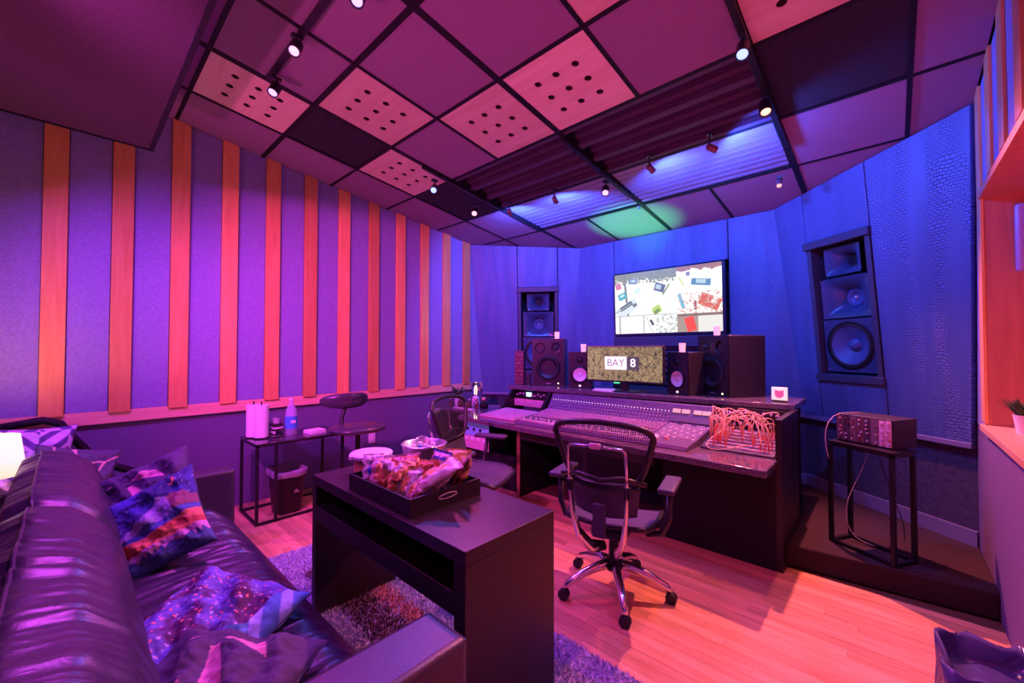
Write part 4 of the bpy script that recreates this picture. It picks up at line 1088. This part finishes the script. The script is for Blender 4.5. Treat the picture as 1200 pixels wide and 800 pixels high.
# ------------------------------------------------------------------ rug
rug = thing('shag_rug', 'shaggy lavender and dark brown striped rug under the dark table', 'rug', (0, 0, .0))
RX0, RX1, RY0, RY1 = -3.10, -.62, .55, 1.67
MB().box(RX0, RX1, RY0, RY1, .0, .010).build('backing', mat('rug_backing', (.26, .22, .42), .95), rug)
rr = random.Random(4)
piles = {'lav': MB(), 'dark': MB(), 'red': MB()}
def rug_zone(x, y):
    if x > -.95 or x < -2.75: return 'lav'
    if y < 1.02 or y > 1.31: return 'lav'
    return 'red' if y > 1.20 else 'dark'
for k in range(46000):
    x = rr.uniform(RX0, RX1); y = rr.uniform(.62, RY1)
    if x < -1.1 and y < .70: continue
    z = rug_zone(x + rr.gauss(0, .015), y + rr.gauss(0, .015)); a = rr.uniform(0, 6.28); l = rr.uniform(.010, .022); w = .0045
    dx, dy = math.cos(a), math.sin(a); tx, ty = rr.gauss(0, .008), rr.gauss(0, .008)
    piles[z].add([(x - dy * w, y + dx * w, .009), (x + dy * w, y - dx * w, .009), (x + tx, y + ty, .010 + l)], [(0, 1, 2)])
for z, c_ in (('lav', (.52, .55, 1.0)), ('dark', (.10, .05, .08)), ('red', (.7, .28, .26))):
    o = piles[z].build('pile', mat('pile_' + z, c_, .9, var=.6, vscale=60), rug); stuff(o)

# ------------------------------------------------------------------ dark high coffee table
ct = thing('coffee_table', 'dark high rectangular table with panel ends and a shelf, snacks on top', 'table', (-2.30, .90, .0))
TW, TD, TH = 1.255, .485, .75
MB().box(0, TW, 0, TD, TH - .05, TH).build('table_top', DWOOD, ct, bevel=.002)
MB().box(0, .045, 0, TD, .012, TH - .051).build('end_panel', DWOOD, ct, bevel=.002)
MB().box(TW - .06, TW, 0, TD, .012, TH - .051).build('end_panel', DWOOD, ct, bevel=.002)
MB().box(.046, TW - .061, 0, TD, .515, .595).build('shelf', DWOOD, ct, bevel=.002)
MB().box(.046, TW - .061, TD - .27, TD - .245, .596, TH - .051).build('back_panel', DWOOD, ct)

# serving tray and snacks
TRX, TRY = -1.93, .925
t = thing('serving_tray', 'dark rectangular tray with a cut-out handle heaped with snack bags', 'tray', (TRX, TRY, TH))
tw, td, th = .52, .38, .075
MB().box(0, tw, 0, td, 0, .008).build('base', DWOOD, t)
MB().box(0, tw, 0, .010, .008, th).build('side', DWOOD, t, bevel=.001); MB().box(0, tw, td - .010, td, .008, th).build('side', DWOOD, t, bevel=.001)
for x in (0, tw - .010):
    MB().box(x, x + .010, .010, td - .010, .008, th).build('end', DWOOD, t)
    xx = x - .001 if x == 0 else x + .0105
    MB().tube([(xx, td / 2 + .05 * math.cos(a) * (1 if abs(math.cos(a)) > .5 else 1), .045 + .010 * math.sin(a)) for a in [i * math.pi / 8 for i in range(16)]], .0025, 5, closed=True).build('handle_slot', mat('handle_rim', (.35, .3, .35), .4), t)
def snack(label, loc, e1, e2, w, h, c1, c2, c3, seed, thick=.05, grp='snack bags in the tray'):
    e1 = Vector(e1).normalized(); e2 = Vector(e2); e2 = (e2 - e1 * e2.dot(e1)).normalized(); nn = e1.cross(e2)
    n = 22; vs = []; fs = []; cols = []
    for s in (1, -1):
        o = len(vs)
        for j in range(n):
            for i in range(n):
                a, b = i / (n - 1), j / (n - 1); u, v = a * 2 - 1, b * 2 - 1
                z = s * thick / 2 * (max(0, (1 - abs(u) ** 2.5) * (1 - min(1, abs(v) / .88) ** 3))) ** .6
                cr = .012 * fbm((u * 2.4 + seed * 3, v * 2.4, s * 2)) * (.4 + .6 * (1 - v * v))
                x = u * w / 2 * (1 - .10 * (1 - v * v)) + .004 * math.sin(v * 9 + seed); y = v * h / 2
                vs.append(e1 * x + e2 * y + nn * (z + cr))
                if abs(v) > .88: c = c3
                elif math.hypot(u * 1.1, (v + .1) * .9) < .48: c = c2
                elif abs(v - .55) < .12 and abs(u) < .7: c = c3
                else: c = c1
                cols.append(tuple(.62 * k_ for k_ in c))
        for j in range(n - 1):
            for i in range(n - 1):
                q = (o + j * n + i, o + j * n + i + 1, o + (j + 1) * n + i + 1, o + (j + 1) * n + i); fs.append(q if s > 0 else q[::-1])
    me = bpy.data.meshes.new('snack_bag'); me.from_pydata([tuple(p) for p in vs], [], fs)
    at = me.color_attributes.new('Col', 'FLOAT_COLOR', 'POINT')
    for i, c in enumerate(cols): at.data[i].color = (*c, 1)
    for p in me.polygons: p.use_smooth = True
    me.materials.append(mat_paint('foil_print', .3)); o = bpy.data.objects.new('snack_bag', me); COL.objects.link(o); o.location = loc
    return tag(o, label, 'snack bag', grp)
WH = (.95, .92, .88); OR = (1.0, .60, .16); RD = (.85, .24, .12); BL_ = (.08, .18, .75); YE = (1.0, .80, .22); PK = (.9, .55, .6); BR_ = (.35, .12, .08)
bags = [ # x, y, dz, yaw, tilt, w, h, colours, label
 (.05, .07, .075, 20, 60, .10, .15, WH, BL_, WH, 'white snack bag with a blue front at the left corner of the tray'),
 (.13, .05, .075, 5, 55, .11, .16, PK, OR, WH, 'pink-white snack bag with an orange round front near the left of the tray'),
 (.05, .17, .065, 40, 40, .11, .14, WH, PK, PK, 'pale snack bag at the back left of the tray beside the lidded tub'),
 (.21, .06, .085, -12, 62, .10, .16, RD, OR, WH, 'red snack bag standing in the middle front of the tray'),
 (.28, .13, .095, 10, 60, .13, .17, RD, OR, PK, 'large red and orange snack bag in the middle of the heap'),
 (.28, .045, .06, 15, 40, .10, .12, OR, YE, WH, 'small orange snack bag low at the front edge of the tray'),
 (.36, .05, .07, -25, 55, .10, .14, WH, OR, WH, 'white and orange snack bag at the front right of the tray'),
 (.37, .15, .09, -35, 62, .10, .15, RD, WH, OR, 'red and white snack bag right of the heap centre'),
 (.36, .25, .10, -20, 70, .11, .17, PK, RD, BL_, 'pink snack bag with a blue top near the metal tub'),
 (.44, .08, .065, -50, 45, .09, .13, PK, OR, WH, 'small pink snack bag in the right front corner of the tray'),
 (.43, .23, .10, -60, 50, .12, .18, WH, RD, OR, 'pale snack bag leaning at the right rear of the tray'),
 (.46, .16, .11, -65, 25, .12, .24, WH, OR, PK, 'long white and orange snack bag sticking out over the right end of the tray'),
 (.40, .33, .12, -10, 70, .13, .13, YE, OR, OR, 'yellow-orange snack bag upright at the back of the tray'),
 (.16, .15, .065, 30, 40, .11, .14, PK, WH, WH, 'pink and white snack bag behind the red one'),
 (.22, .10, .115, 60, 25, .09, .13, WH, RD, OR, 'small white and red snack bag lying on top of the heap'),
 (.31, .09, .12, -40, 30, .09, .12, OR, WH, RD, 'small orange and white snack bag lying on top at the right'),
 (.47, .30, .10, -80, 60, .11, .17, BR_, OR, PK, 'dark brown snack bag at the back right corner of the tray')]
for i, (x, y, dz, yaw, tl, w, h, a, b, c_, lb) in enumerate(bags):
    yy = R_(yaw + 38); e1 = Vector((math.cos(yy), math.sin(yy), .12 * math.sin(i * 2.1)))
    f = Vector((-math.sin(yy), math.cos(yy), 0)); e2 = f * math.cos(R_(tl)) + ZZ * math.sin(R_(tl))
    snack(lb, (TRX + x, TRY + max(y, .085) + .01, TH + dz + .012), e1, e2, w, h, a, b, c_, i)
# lidded tub
t = thing('lidded_tub', 'round plastic tub with a white lid and orange contents left of the metal tub', 'tub', (-2.125, 1.145, TH))
MB().lathe([(.092, 0), (.104, .085)], n=28, cap=True).build('tub_body', mat('clear_plastic', (.5, .3, .4), .15, alpha=.25), t, smooth='auto')
MB().cyl((0, 0, .003), .09, .050, 24).build('contents', mat('orange_snack', (.95, .35, .12), .8, var=.4, vscale=60, bump=.6, bscale=60), t)
MB().lathe([(.112, .085), (.115, .10), (.108, .106), (.06, .110), (.001, .111)], n=28).build('lid', mat('lid_white', (.75, .72, .85), .35), t, smooth='auto')
MB().box(-.012, .012, -.125, -.108, .085, .104).build('lid_tab', mat('lid_white', (0, 0, 0)), t)
# galvanised tub with bottles
t = thing('metal_tub', 'small galvanised metal tub holding drink bottles on the dark table', 'tub', (-1.795, 1.262, TH + .010))
MB().lathe([(.078, 0), (.082, .008), (.112, .170), (.118, .175), (.114, .178), (.107, .170), (.076, .012), (.001, .010)], n=32, cap=False).build('tub_body', mat('galvanised', (.62, .60, .68), .32, .85, var=.25, vscale=25), t, smooth='auto')
for s in (-1, 1):
    a0 = R_(150 if s < 0 else -20)
    MB().tube([Vector((math.cos(a0 + q * .3) * (.118 + .022 * (1 - q * q)), math.sin(a0 + q * .3) * (.118 + .022 * (1 - q * q)), .170 + .012 * (1 - q * q))) for q in (-1, -.6, 0, .6, 1)], .004, 6).build('handle', SILVER, t)
for i, (x, y, c_, l) in enumerate(((-.05, .01, (.08, .35, .8), 'blue'), (-.02, -.05, (.3, .5, .8), 'pale blue'), (.015, .045, (.8, .8, .85), 'white'), (.055, -.01, (.85, .5, .5), 'pink'), (.01, -.0, (.5, .5, .7), 'grey'))):
    b_ = thing('drink_bottle', l + '-labelled drink bottle standing in the metal tub', 'bottle', (-1.795 + x, 1.262 + y, TH + .036), 0, 'bottles in the metal tub')
    MB().lathe([(.022, 0), (.023, .09), (.010, .12), (.010, .13)], n=14).build('body', mat('label_' + l, c_, .25), b_, smooth='auto')
    MB().cyl((0, 0, .13), .0125, .016, 12).build('cap', mat('cap_white', (.85, .82, .9), .4), b_)

# ------------------------------------------------------------------ narrow glass-topped table at the left wall
t = thing('side_table', 'narrow black metal table against the left wall with a waste bin under it', 'table', (-4.22, 1.03, 0))
w, d, h, q = .46, .72, .65, .011
for x, y in ((q, q), (w - q, q), (q, d - q), (w - q, d - q), (w - q, .15)): MB().box(x - q, x + q, y - q, y + q, 0, h - .02).build('leg', BLKMETAL, t)
for z in (.0, h - .02):
    for x in (q, w - q): MB().box(x - q, x + q, 2 * q, d - 2 * q, z, z + .02).build('rail', BLKMETAL, t)
    for y in (q, d - q): MB().box(2 * q, w - 2 * q, y - q, y + q, z, z + .02).build('rail', BLKMETAL, t)
MB().box(0, w, 0, d, h, h + .008).build('glass_top', mat('smoked_glass', (.05, .04, .06), .08), t)
def roll(loc, label):
    t = thing('paper_towel', label, 'paper towel', loc, 0, 'paper towel rolls on the narrow table')
    MB().lathe([(.02, .012), (.056, .012), (.056, .285), (.02, .285)], n=24).build('roll', PAPER, t, smooth='auto')
    MB().cyl((0, 0, 0), .062, .010, 20).build('holder_base', BLKMETAL, t); MB().cyl((0, 0, .01), .006, .305, 8).build('holder_rod', BLKMETAL, t)
roll((-4.01, 1.135, .658), 'white paper towel roll nearest the camera on the narrow table')
roll((-4.10, 1.10, .658), 'white paper towel roll half hidden behind the front one')
t = thing('condiment_caddy', 'black caddy of straws and packets between paper towels and water bottle', 'caddy', (-4.03, 1.21, .658))
MB().box(0, .08, 0, .08, 0, .008).build('base', BLACK, t)
for z in (.02, .06, .10): MB().box(-.002, .082, -.002, .082, z, z + .012).build('band', BLACK, t)
MB().box(.004, .076, .004, .076, .008, .085).build('packets', mat('packet_white', (.7, .55, .65), .7, var=.4, vscale=60), t)
for i in range(6): MB().tube([(.02 + i * .008, .03 + .01 * (i % 3), .08), (.005 + i * .014, .02 + .012 * (i % 3), .16 + .01 * (i % 2))], .0022, 5).build('straw', WHITE, t)
t = thing('small_glass', 'small clear glass in front of the caddy on the narrow table', 'glass', (-3.90, 1.24, .658))
MB().lathe([(.022, 0), (.026, .06), (.024, .06), (.020, .006)], n=18, cap=False).build('glass', GLASS, t, smooth=True)
t = thing('water_bottle', 'large clear water bottle with a blue label on the narrow table', 'bottle', (-3.98, 1.365, .658))
MB().lathe([(.046, 0), (.050, .01), (.050, .19), (.042, .23), (.016, .285), (.015, .31)], n=24).build('bottle', mat('bottle_plastic', (.6, .6, .85), .08, alpha=.45), t, smooth='auto')
MB().lathe([(.0508, .06), (.0508, .17)], n=24, cap=False).build('label', mat('label_blue', (.12, .22, .62), .4), t, smooth=True)
MB().cyl((0, 0, .31), .017, .02, 14).build('cap', WHITE, t)
MB().box(.0505, .0515, -.02, .02, .11, .135).build('label_mark', WHITE, t)
t = thing('napkin_stack', 'stack of white napkins beside the water bottle', 'napkins', (-3.98, 1.47, .658), R_(6))
for i in range(5): MB().box(-.005 * (i % 2), .13, 0, .15 - .004 * (i % 3), i * .006, i * .006 + .005).build('napkin', PAPER, t, bevel=.001)
# waste bin with liner
def bin_(name, label, loc, rz, w, d, h, liner, over):
    t = thing(name, label, 'bin', loc, rz)
    def ring(k, z): return [(sx * w / 2 * k, sy * d / 2 * k, z) for sx, sy in ((-1, -1), (-.8, -1), (.8, -1), (1, -1), (1, -.8), (1, .8), (1, 1), (.8, 1), (-.8, 1), (-1, 1), (-1, .8), (-1, -.8))]
    def rr_(k, z, n=32):
        o = []
        for i in range(n):
            a = 2 * math.pi * (i + .5) / n; c, s = math.cos(a), math.sin(a); e = .5
            o.append((w / 2 * k * math.copysign(abs(c) ** e, c), d / 2 * k * math.copysign(abs(s) ** e, s), z))
        return o
    def loft(rings, m, nm, smooth=True, wob=0):
        n = len(rings[0]); vs = [p for r in rings for p in r]
        if wob: vs = [(p[0] * (1 + wob * noise.noise(Vector(p) * 14)), p[1] * (1 + wob * noise.noise(Vector(p) * 14 + Vector((3, 0, 0)))), p[2] + wob * .12 * noise.noise(Vector(p) * 20)) for p in vs]
        return MB().add(vs, [(i * n + j, i * n + (j + 1) % n, (i + 1) * n + (j + 1) % n, (i + 1) * n + j) for i in range(len(rings) - 1) for j in range(n)]).build(nm, m, t, smooth=smooth)
    loft([rr_(.01, .004), rr_(.78, 0), rr_(1, h), rr_(1.03, h), rr_(1.03, h - .01)], PLASTIC, 'bin_body')
    loft([rr_(1.05, h - over), rr_(1.07, h - over * .4), rr_(1.06, h + .012), rr_(1.0, h + .016), rr_(.95, h - .01), rr_(.86, h - .05), rr_(.7, h - .07), rr_(.4, h - .05), rr_(.02, h - .06)] if over > .1 else [rr_(1.05, h - over), rr_(1.07, h - over * .4), rr_(1.06, h + .012), rr_(1.0, h + .016), rr_(.93, h - .02), rr_(.84, h * .5), rr_(.5, h * .25)], liner, 'bin_liner', wob=.22 if over > .1 else .10)
    return t
LINER = mat('bin_liner', (.07, .06, .16), .22)
bin_('waste_bin', 'black waste bin with a translucent liner under the narrow table', (-3.97, 1.33, .0), 0, .30, .26, .36, mat('bin_liner_pale', (.30, .26, .36), .3), .04)
bin_('waste_bin', 'waste bin with a crumpled dark plastic liner in the lower right corner', (.245, 2.16, 0), R_(4), .25, .32, .34, LINER, .24)

# ------------------------------------------------------------------ black padded stool with a backrest
t = thing('drum_stool', 'black padded stool with a curved backrest against the left wall', 'stool', (-3.55, 1.78, 0), R_(0))
def pad(t, cx, cy, cz, w, d, h, name, bend=0.0, up=False):
    def fn(a, b):
        th = 2 * math.pi * a; ph = -math.pi / 2 + math.pi * b; e = .55
        cs = math.cos(ph); sn = math.sin(ph)
        x = math.copysign(abs(math.cos(th)) ** .8, math.cos(th)) * abs(cs) ** e * w / 2; y = math.copysign(abs(math.sin(th)) ** .8, math.sin(th)) * abs(cs) ** e * d / 2; z = math.copysign(abs(sn) ** .8, sn) * h / 2
        if up: return (cx + z + bend * (y * y) * 4, cy + y, cz + x)
        return (cx + x, cy + y, cz + z + bend * (y * y))
    return MB().grid(fn, 40, 18, True).build(name, mat('vinyl', (.05, .04, .06), .28), t, smooth=True)
pad(t, 0, 0, .715, .42, .48, .075, 'seat'); pad(t, -.12, -.02, .955, .14, .46, .08, 'backrest', -.5, True)
MB().tube([(-.05, -.10, .70), (-.12, -.10, .74), (-.14, -.08, .82), (-.13, -.04, .93)], .018, 8).build('back_post', BLKMETAL, t, smooth=True)
MB().cyl((0, 0, .28), .022, .41, 14).build('column', BLKMETAL, t)
for k in range(3):
    a = k * 2.094 + .4; MB().tube([(0, 0, .34), (.20 * math.cos(a), .20 * math.sin(a), .10), (.28 * math.cos(a), .28 * math.sin(a), .008)], .011, 8).build('leg', BLKMETAL, t)

# ------------------------------------------------------------------ mesh office chairs
def office_chair(label, loc, rz, base_rot):
    t = thing('office_chair', label, 'chair', loc, rz, 'mesh office chairs at the console')
    c = thing
    # base
    for k in range(5):
        a = R_(base_rot + 72 * k) - rz; ca, sa = math.cos(a), math.sin(a)
        MB().tube([(.035 * ca, .035 * sa, .165), (.10 * ca, .10 * sa, .160), (.20 * ca, .20 * sa, .130), (.29 * ca, .29 * sa, .088), (.315 * ca, .315 * sa, .060)], [.030, .027, .023, .019, .016], 10).build('base_leg', CHROME, t, smooth=True)
        x, y = .315 * ca, .315 * sa; wmb = MB()
        for s in (-1, 1): wmb.lathe([(.012, 0), (.029, .001), (.031, .008), (.029, .018), (.012, .019)], (x, y + (.003 if s > 0 else -.022), .031), 18, 'y')
        wmb.box(x - .012, x + .012, y - .01, y + .01, .03, .064)
        wmb.build('caster', RUBBER, t, smooth='auto')
    MB().lathe([(.042, .13), (.045, .18), (.030, .20), (.026, .36)], n=20).build('column', PLASTIC, t, smooth='auto')
    MB().box(-.10, .10, -.13, .12, .35, .41).build('tilt_mechanism', PLASTIC, t, bevel=.015)
    # seat
    def seat(a, b):
        u, v = a * 2 - 1, b * 2 - 1; k = (1 - .16 * v * v)
        return (u * .25 * (1 - .12 * abs(v) ** 3), v * .22 + .04, .455 - .018 * (1 - u * u) + (-.045 * max(0, v) ** 3) + .015 * max(0, -v) ** 2)
    MB().grid(seat, 20, 18).build('seat', mat('seat_mesh', (.06, .05, .11), .7, bump=.4, bscale=300), t, smooth=True, solid=.012)
    rim = [Vector(seat(i / 10, 0)) for i in range(11)] + [Vector(seat(1, i / 10)) for i in range(1, 11)] + [Vector(seat(1 - i / 10, 1)) for i in range(1, 11)] + [Vector(seat(0, 1 - i / 10)) for i in range(1, 10)]
    MB().tube(rim, .016, 8, closed=True).build('seat_frame', PLASTIC, t, smooth=True)
    # backrest: rounded frame, wide at the top
    def bp(th):
        c_, s_ = math.cos(th), math.sin(th); e = .42
        x = math.copysign(abs(c_) ** e, c_); z = math.copysign(abs(s_) ** e, s_)
        wz = .86 + z * .175; wx = .245 + .055 * z
        y = -.225 - .05 * (z * .5 + .5) + .045 * x * x
        if z > .6: wz += .010 * math.cos(x * 3.1) - .01
        return Vector((x * wx, y, wz))
    MB().tube([bp(2 * math.pi * i / 56) for i in range(56)], .017, 10, closed=True).build('back_frame', PLASTIC, t, smooth=True)
    st = MB(); m_ = 52
    def bs(u, z): # surface point
        wx = .245 + .055 * z; return Vector((u * wx, -.225 - .05 * (z * .5 + .5) + .045 * u * u, .86 + z * .175))
    for i in range(1, m_):
        u = -1 + 2 * i / m_; lim = .97 - .55 * max(0, abs(u) - .8) / .2 * .5
        for j in range(8):
            z0 = -lim + 2 * lim * j / 8; z1 = -lim + 2 * lim * (j + 1) / 8; a, b = bs(u, z0), bs(u, z1); w = Vector((.0016, 0, 0))
            st.add([a - w, a + w, b + w, b - w], [(0, 1, 2, 3)])
    for j in range(1, 26):
        z = -1 + 2 * j / 26 * .99
        for i in range(12):
            a, b = bs(-.97 + 1.94 * i / 12, z), bs(-.97 + 1.94 * (i + 1) / 12, z); w = Vector((0, 0, .0011))
            st.add([a - w, a + w, b + w, b - w], [(0, 1, 2, 3)])
    stuff(st.build('back_mesh', mat('mesh_strand', (.04, .035, .05), .5), t))
    # lower back support pads
    def low(a, b):
        u, v = a * 2 - 1, b
        return (u * (.20 - .03 * v), -.235 + .035 * u * u + .05 * v, .665 - .165 * v + .02 * u * u)
    MB().grid(low, 16, 10).build('lower_back', mat('seat_mesh', (0, 0, 0)), t, smooth=True, solid=.008)
    MB().tube([low(0, 0), low(.25, 0), low(.5, 0), low(.75, 0), low(1, 0)], .012, 8).build('lower_rim', PLASTIC, t, smooth=True)
    MB().tube([(-.235, -.215, .715), (-.12, -.26, .745), (0, -.268, .72), (.12, -.26, .745), (.235, -.215, .715)], .014, 8).build('lumbar_bar', PLASTIC, t, smooth=True)
    # chrome frame behind the back
    MB().tube([(-.155, -.300, .72), (-.158, -.320, .83), (-.155, -.330, .895), (-.14, -.333, .912), (-.05, -.335, .915), (0, -.336, .922), (.05, -.335, .915), (.14, -.333, .912), (.155, -.330, .895), (.158, -.320, .83), (.155, -.300, .72)], .0085, 8).build('chrome_loop', CHROME, t, smooth=True)
    MB().box(-.03, .03, -.347, -.332, .902, .934).build('loop_badge', mat('pink_faceplate', (0, 0, 0)), t, bevel=.006)
    for s in (-1, 1):
        MB().tube([(s * .155, -.300, .76), (s * .155, -.298, .66), (s * .145, -.285, .54), (s * .125, -.255, .42), (s * .08, -.18, .32), (s * .035, -.07, .29)], [.012, .015, .022, .032, .038, .026], 10, flat=.55).build('chrome_arm', CHROME, t, smooth=True)
        MB().box(s * .155 - .018, s * .155 + .018, -.312, -.286, .655, .72).build('clamp', PLASTIC, t, bevel=.005)
        # armrests
        MB().tube([(s * .20, -.05, .40), (s * .28, -.06, .42), (s * .315, -.05, .50), (s * .32, -.03, .65)], [.018, .018, .02, .016], 8).build('arm_post', PLASTIC, t, smooth=True)
        MB().box(s * .315 - .045, s * .315 + .045, -.14, .15, .655, .685).build('arm_pad', mat('arm_pad', (.055, .045, .09), .5), t, bevel=.013, seg=3)
    MB().box(-.035, .035, -.285, -.262, .42, .60).build('spine', mat('arm_pad', (0, 0, 0)), t, bevel=.006)
    return t
office_chair('black mesh office chair in front of the console, its back to us', (-1.22, 2.20, 0), R_(13), -51)
office_chair('black mesh office chair behind the snack tray, seen from the side', (-2.47, 2.22, 0), R_(-68), 10)

# ------------------------------------------------------------------ lamp and cushioned armchair behind the sofa's far end
t = thing('table_lamp', 'cream-shaded lamp glowing behind the far end of the sofa', 'lamp', (-3.70, -.305, 0))
MB().lathe([(.11, 0), (.11, .02), (.015, .03), (.015, .76)], n=20).build('base', BLKMETAL, t, smooth='auto')
MB().lathe([(.145, .715), (.118, .935)], n=32, cap=False).build('lamp_shade', mat('lamp_shade', (.9, .75, .6), .8, emit=(1.0, .84, .62), es=1.0), t, smooth=True, solid=.003)
MB().lathe([(.02, .76), (.03, .81), (.001, .84)], n=12).build('bulb', mat('bulb', (1, .8, .6), emit=(1, .7, .4), es=10), t)
ld = bpy.data.lights.new('lamp_glow', 'POINT'); ld.color = (1, .42, .16); ld.energy = 26; ld.shadow_soft_size = .06
lo = bpy.data.objects.new('lamp_glow', ld); COL.objects.link(lo); lo.parent = t; lo.location = (0, 0, .86)
t = thing('papasan_chair', 'low chair with a curved black frame holding printed cushions by the left wall', 'armchair', (-3.98, -.14, 0))
MB().tube([(-.36, -.36, .88), (-.36, .02, .93), (-.345, .10, .90), (-.34, .17, .78), (-.335, .25, .66), (-.33, .35, .56), (-.325, .48, .49), (-.32, .56, .47)], .026, 10).build('frame_rail', BLACK, t, smooth=True)
MB().box(-.36, .11, -.36, .46, .34, .42).build('seat', mat('seat_mesh', (0, 0, 0)), t, bevel=.03)
for x in (-.32, .08):
    for y in (-.32, .40): MB().box(x - .02, x + .02, y - .02, y + .02, 0, .34).build('leg', BLACK, t)
def maze(u, v):
    k = (abs((u + v) * 7 % 2 - 1) if (int(u * 3.2) + int(v * 3.2)) % 2 else abs((u - v + 4) * 7 % 2 - 1))
    return (.66, .48, .85) if k > .42 else (.12, .06, .28)
def lines(u, v):
    best = []
    for i in range(13):
        x = (math.sin(i * 12.9898) * 43758.5) % 1; y = (math.sin(i * 78.233) * 12543.3) % 1; best.append(math.hypot(u - x, v - y))
    best.sort(); c = (.10, .09, .16)
    if v < .16: c = (.9, .35, .35)
    if v < .05: c = (.4, .45, .9)
    return (.80, .45, .45) if best[1] - best[0] < .022 and v > .16 else c
XX = Vector((1, 0, 0)); YY = Vector((0, 1, 0))
pillow('throw_pillow', 'purple maze-patterned cushion against the left wall behind the lamp', (-4.17, -.20, .69), YY + ZZ * -.08, ZZ - XX * .25, .46, .14, maze, PM, 5, 110)
pillow('throw_pillow', 'dark cushion with thin pink crossing lines in front of the maze cushion', (-3.97, .02, .585), YY * .95 - ZZ * .25, ZZ * .8 - XX * .55 + YY * .2, .42, .12, lines, PM, 6, 110)
print('objects', len(bpy.data.objects))
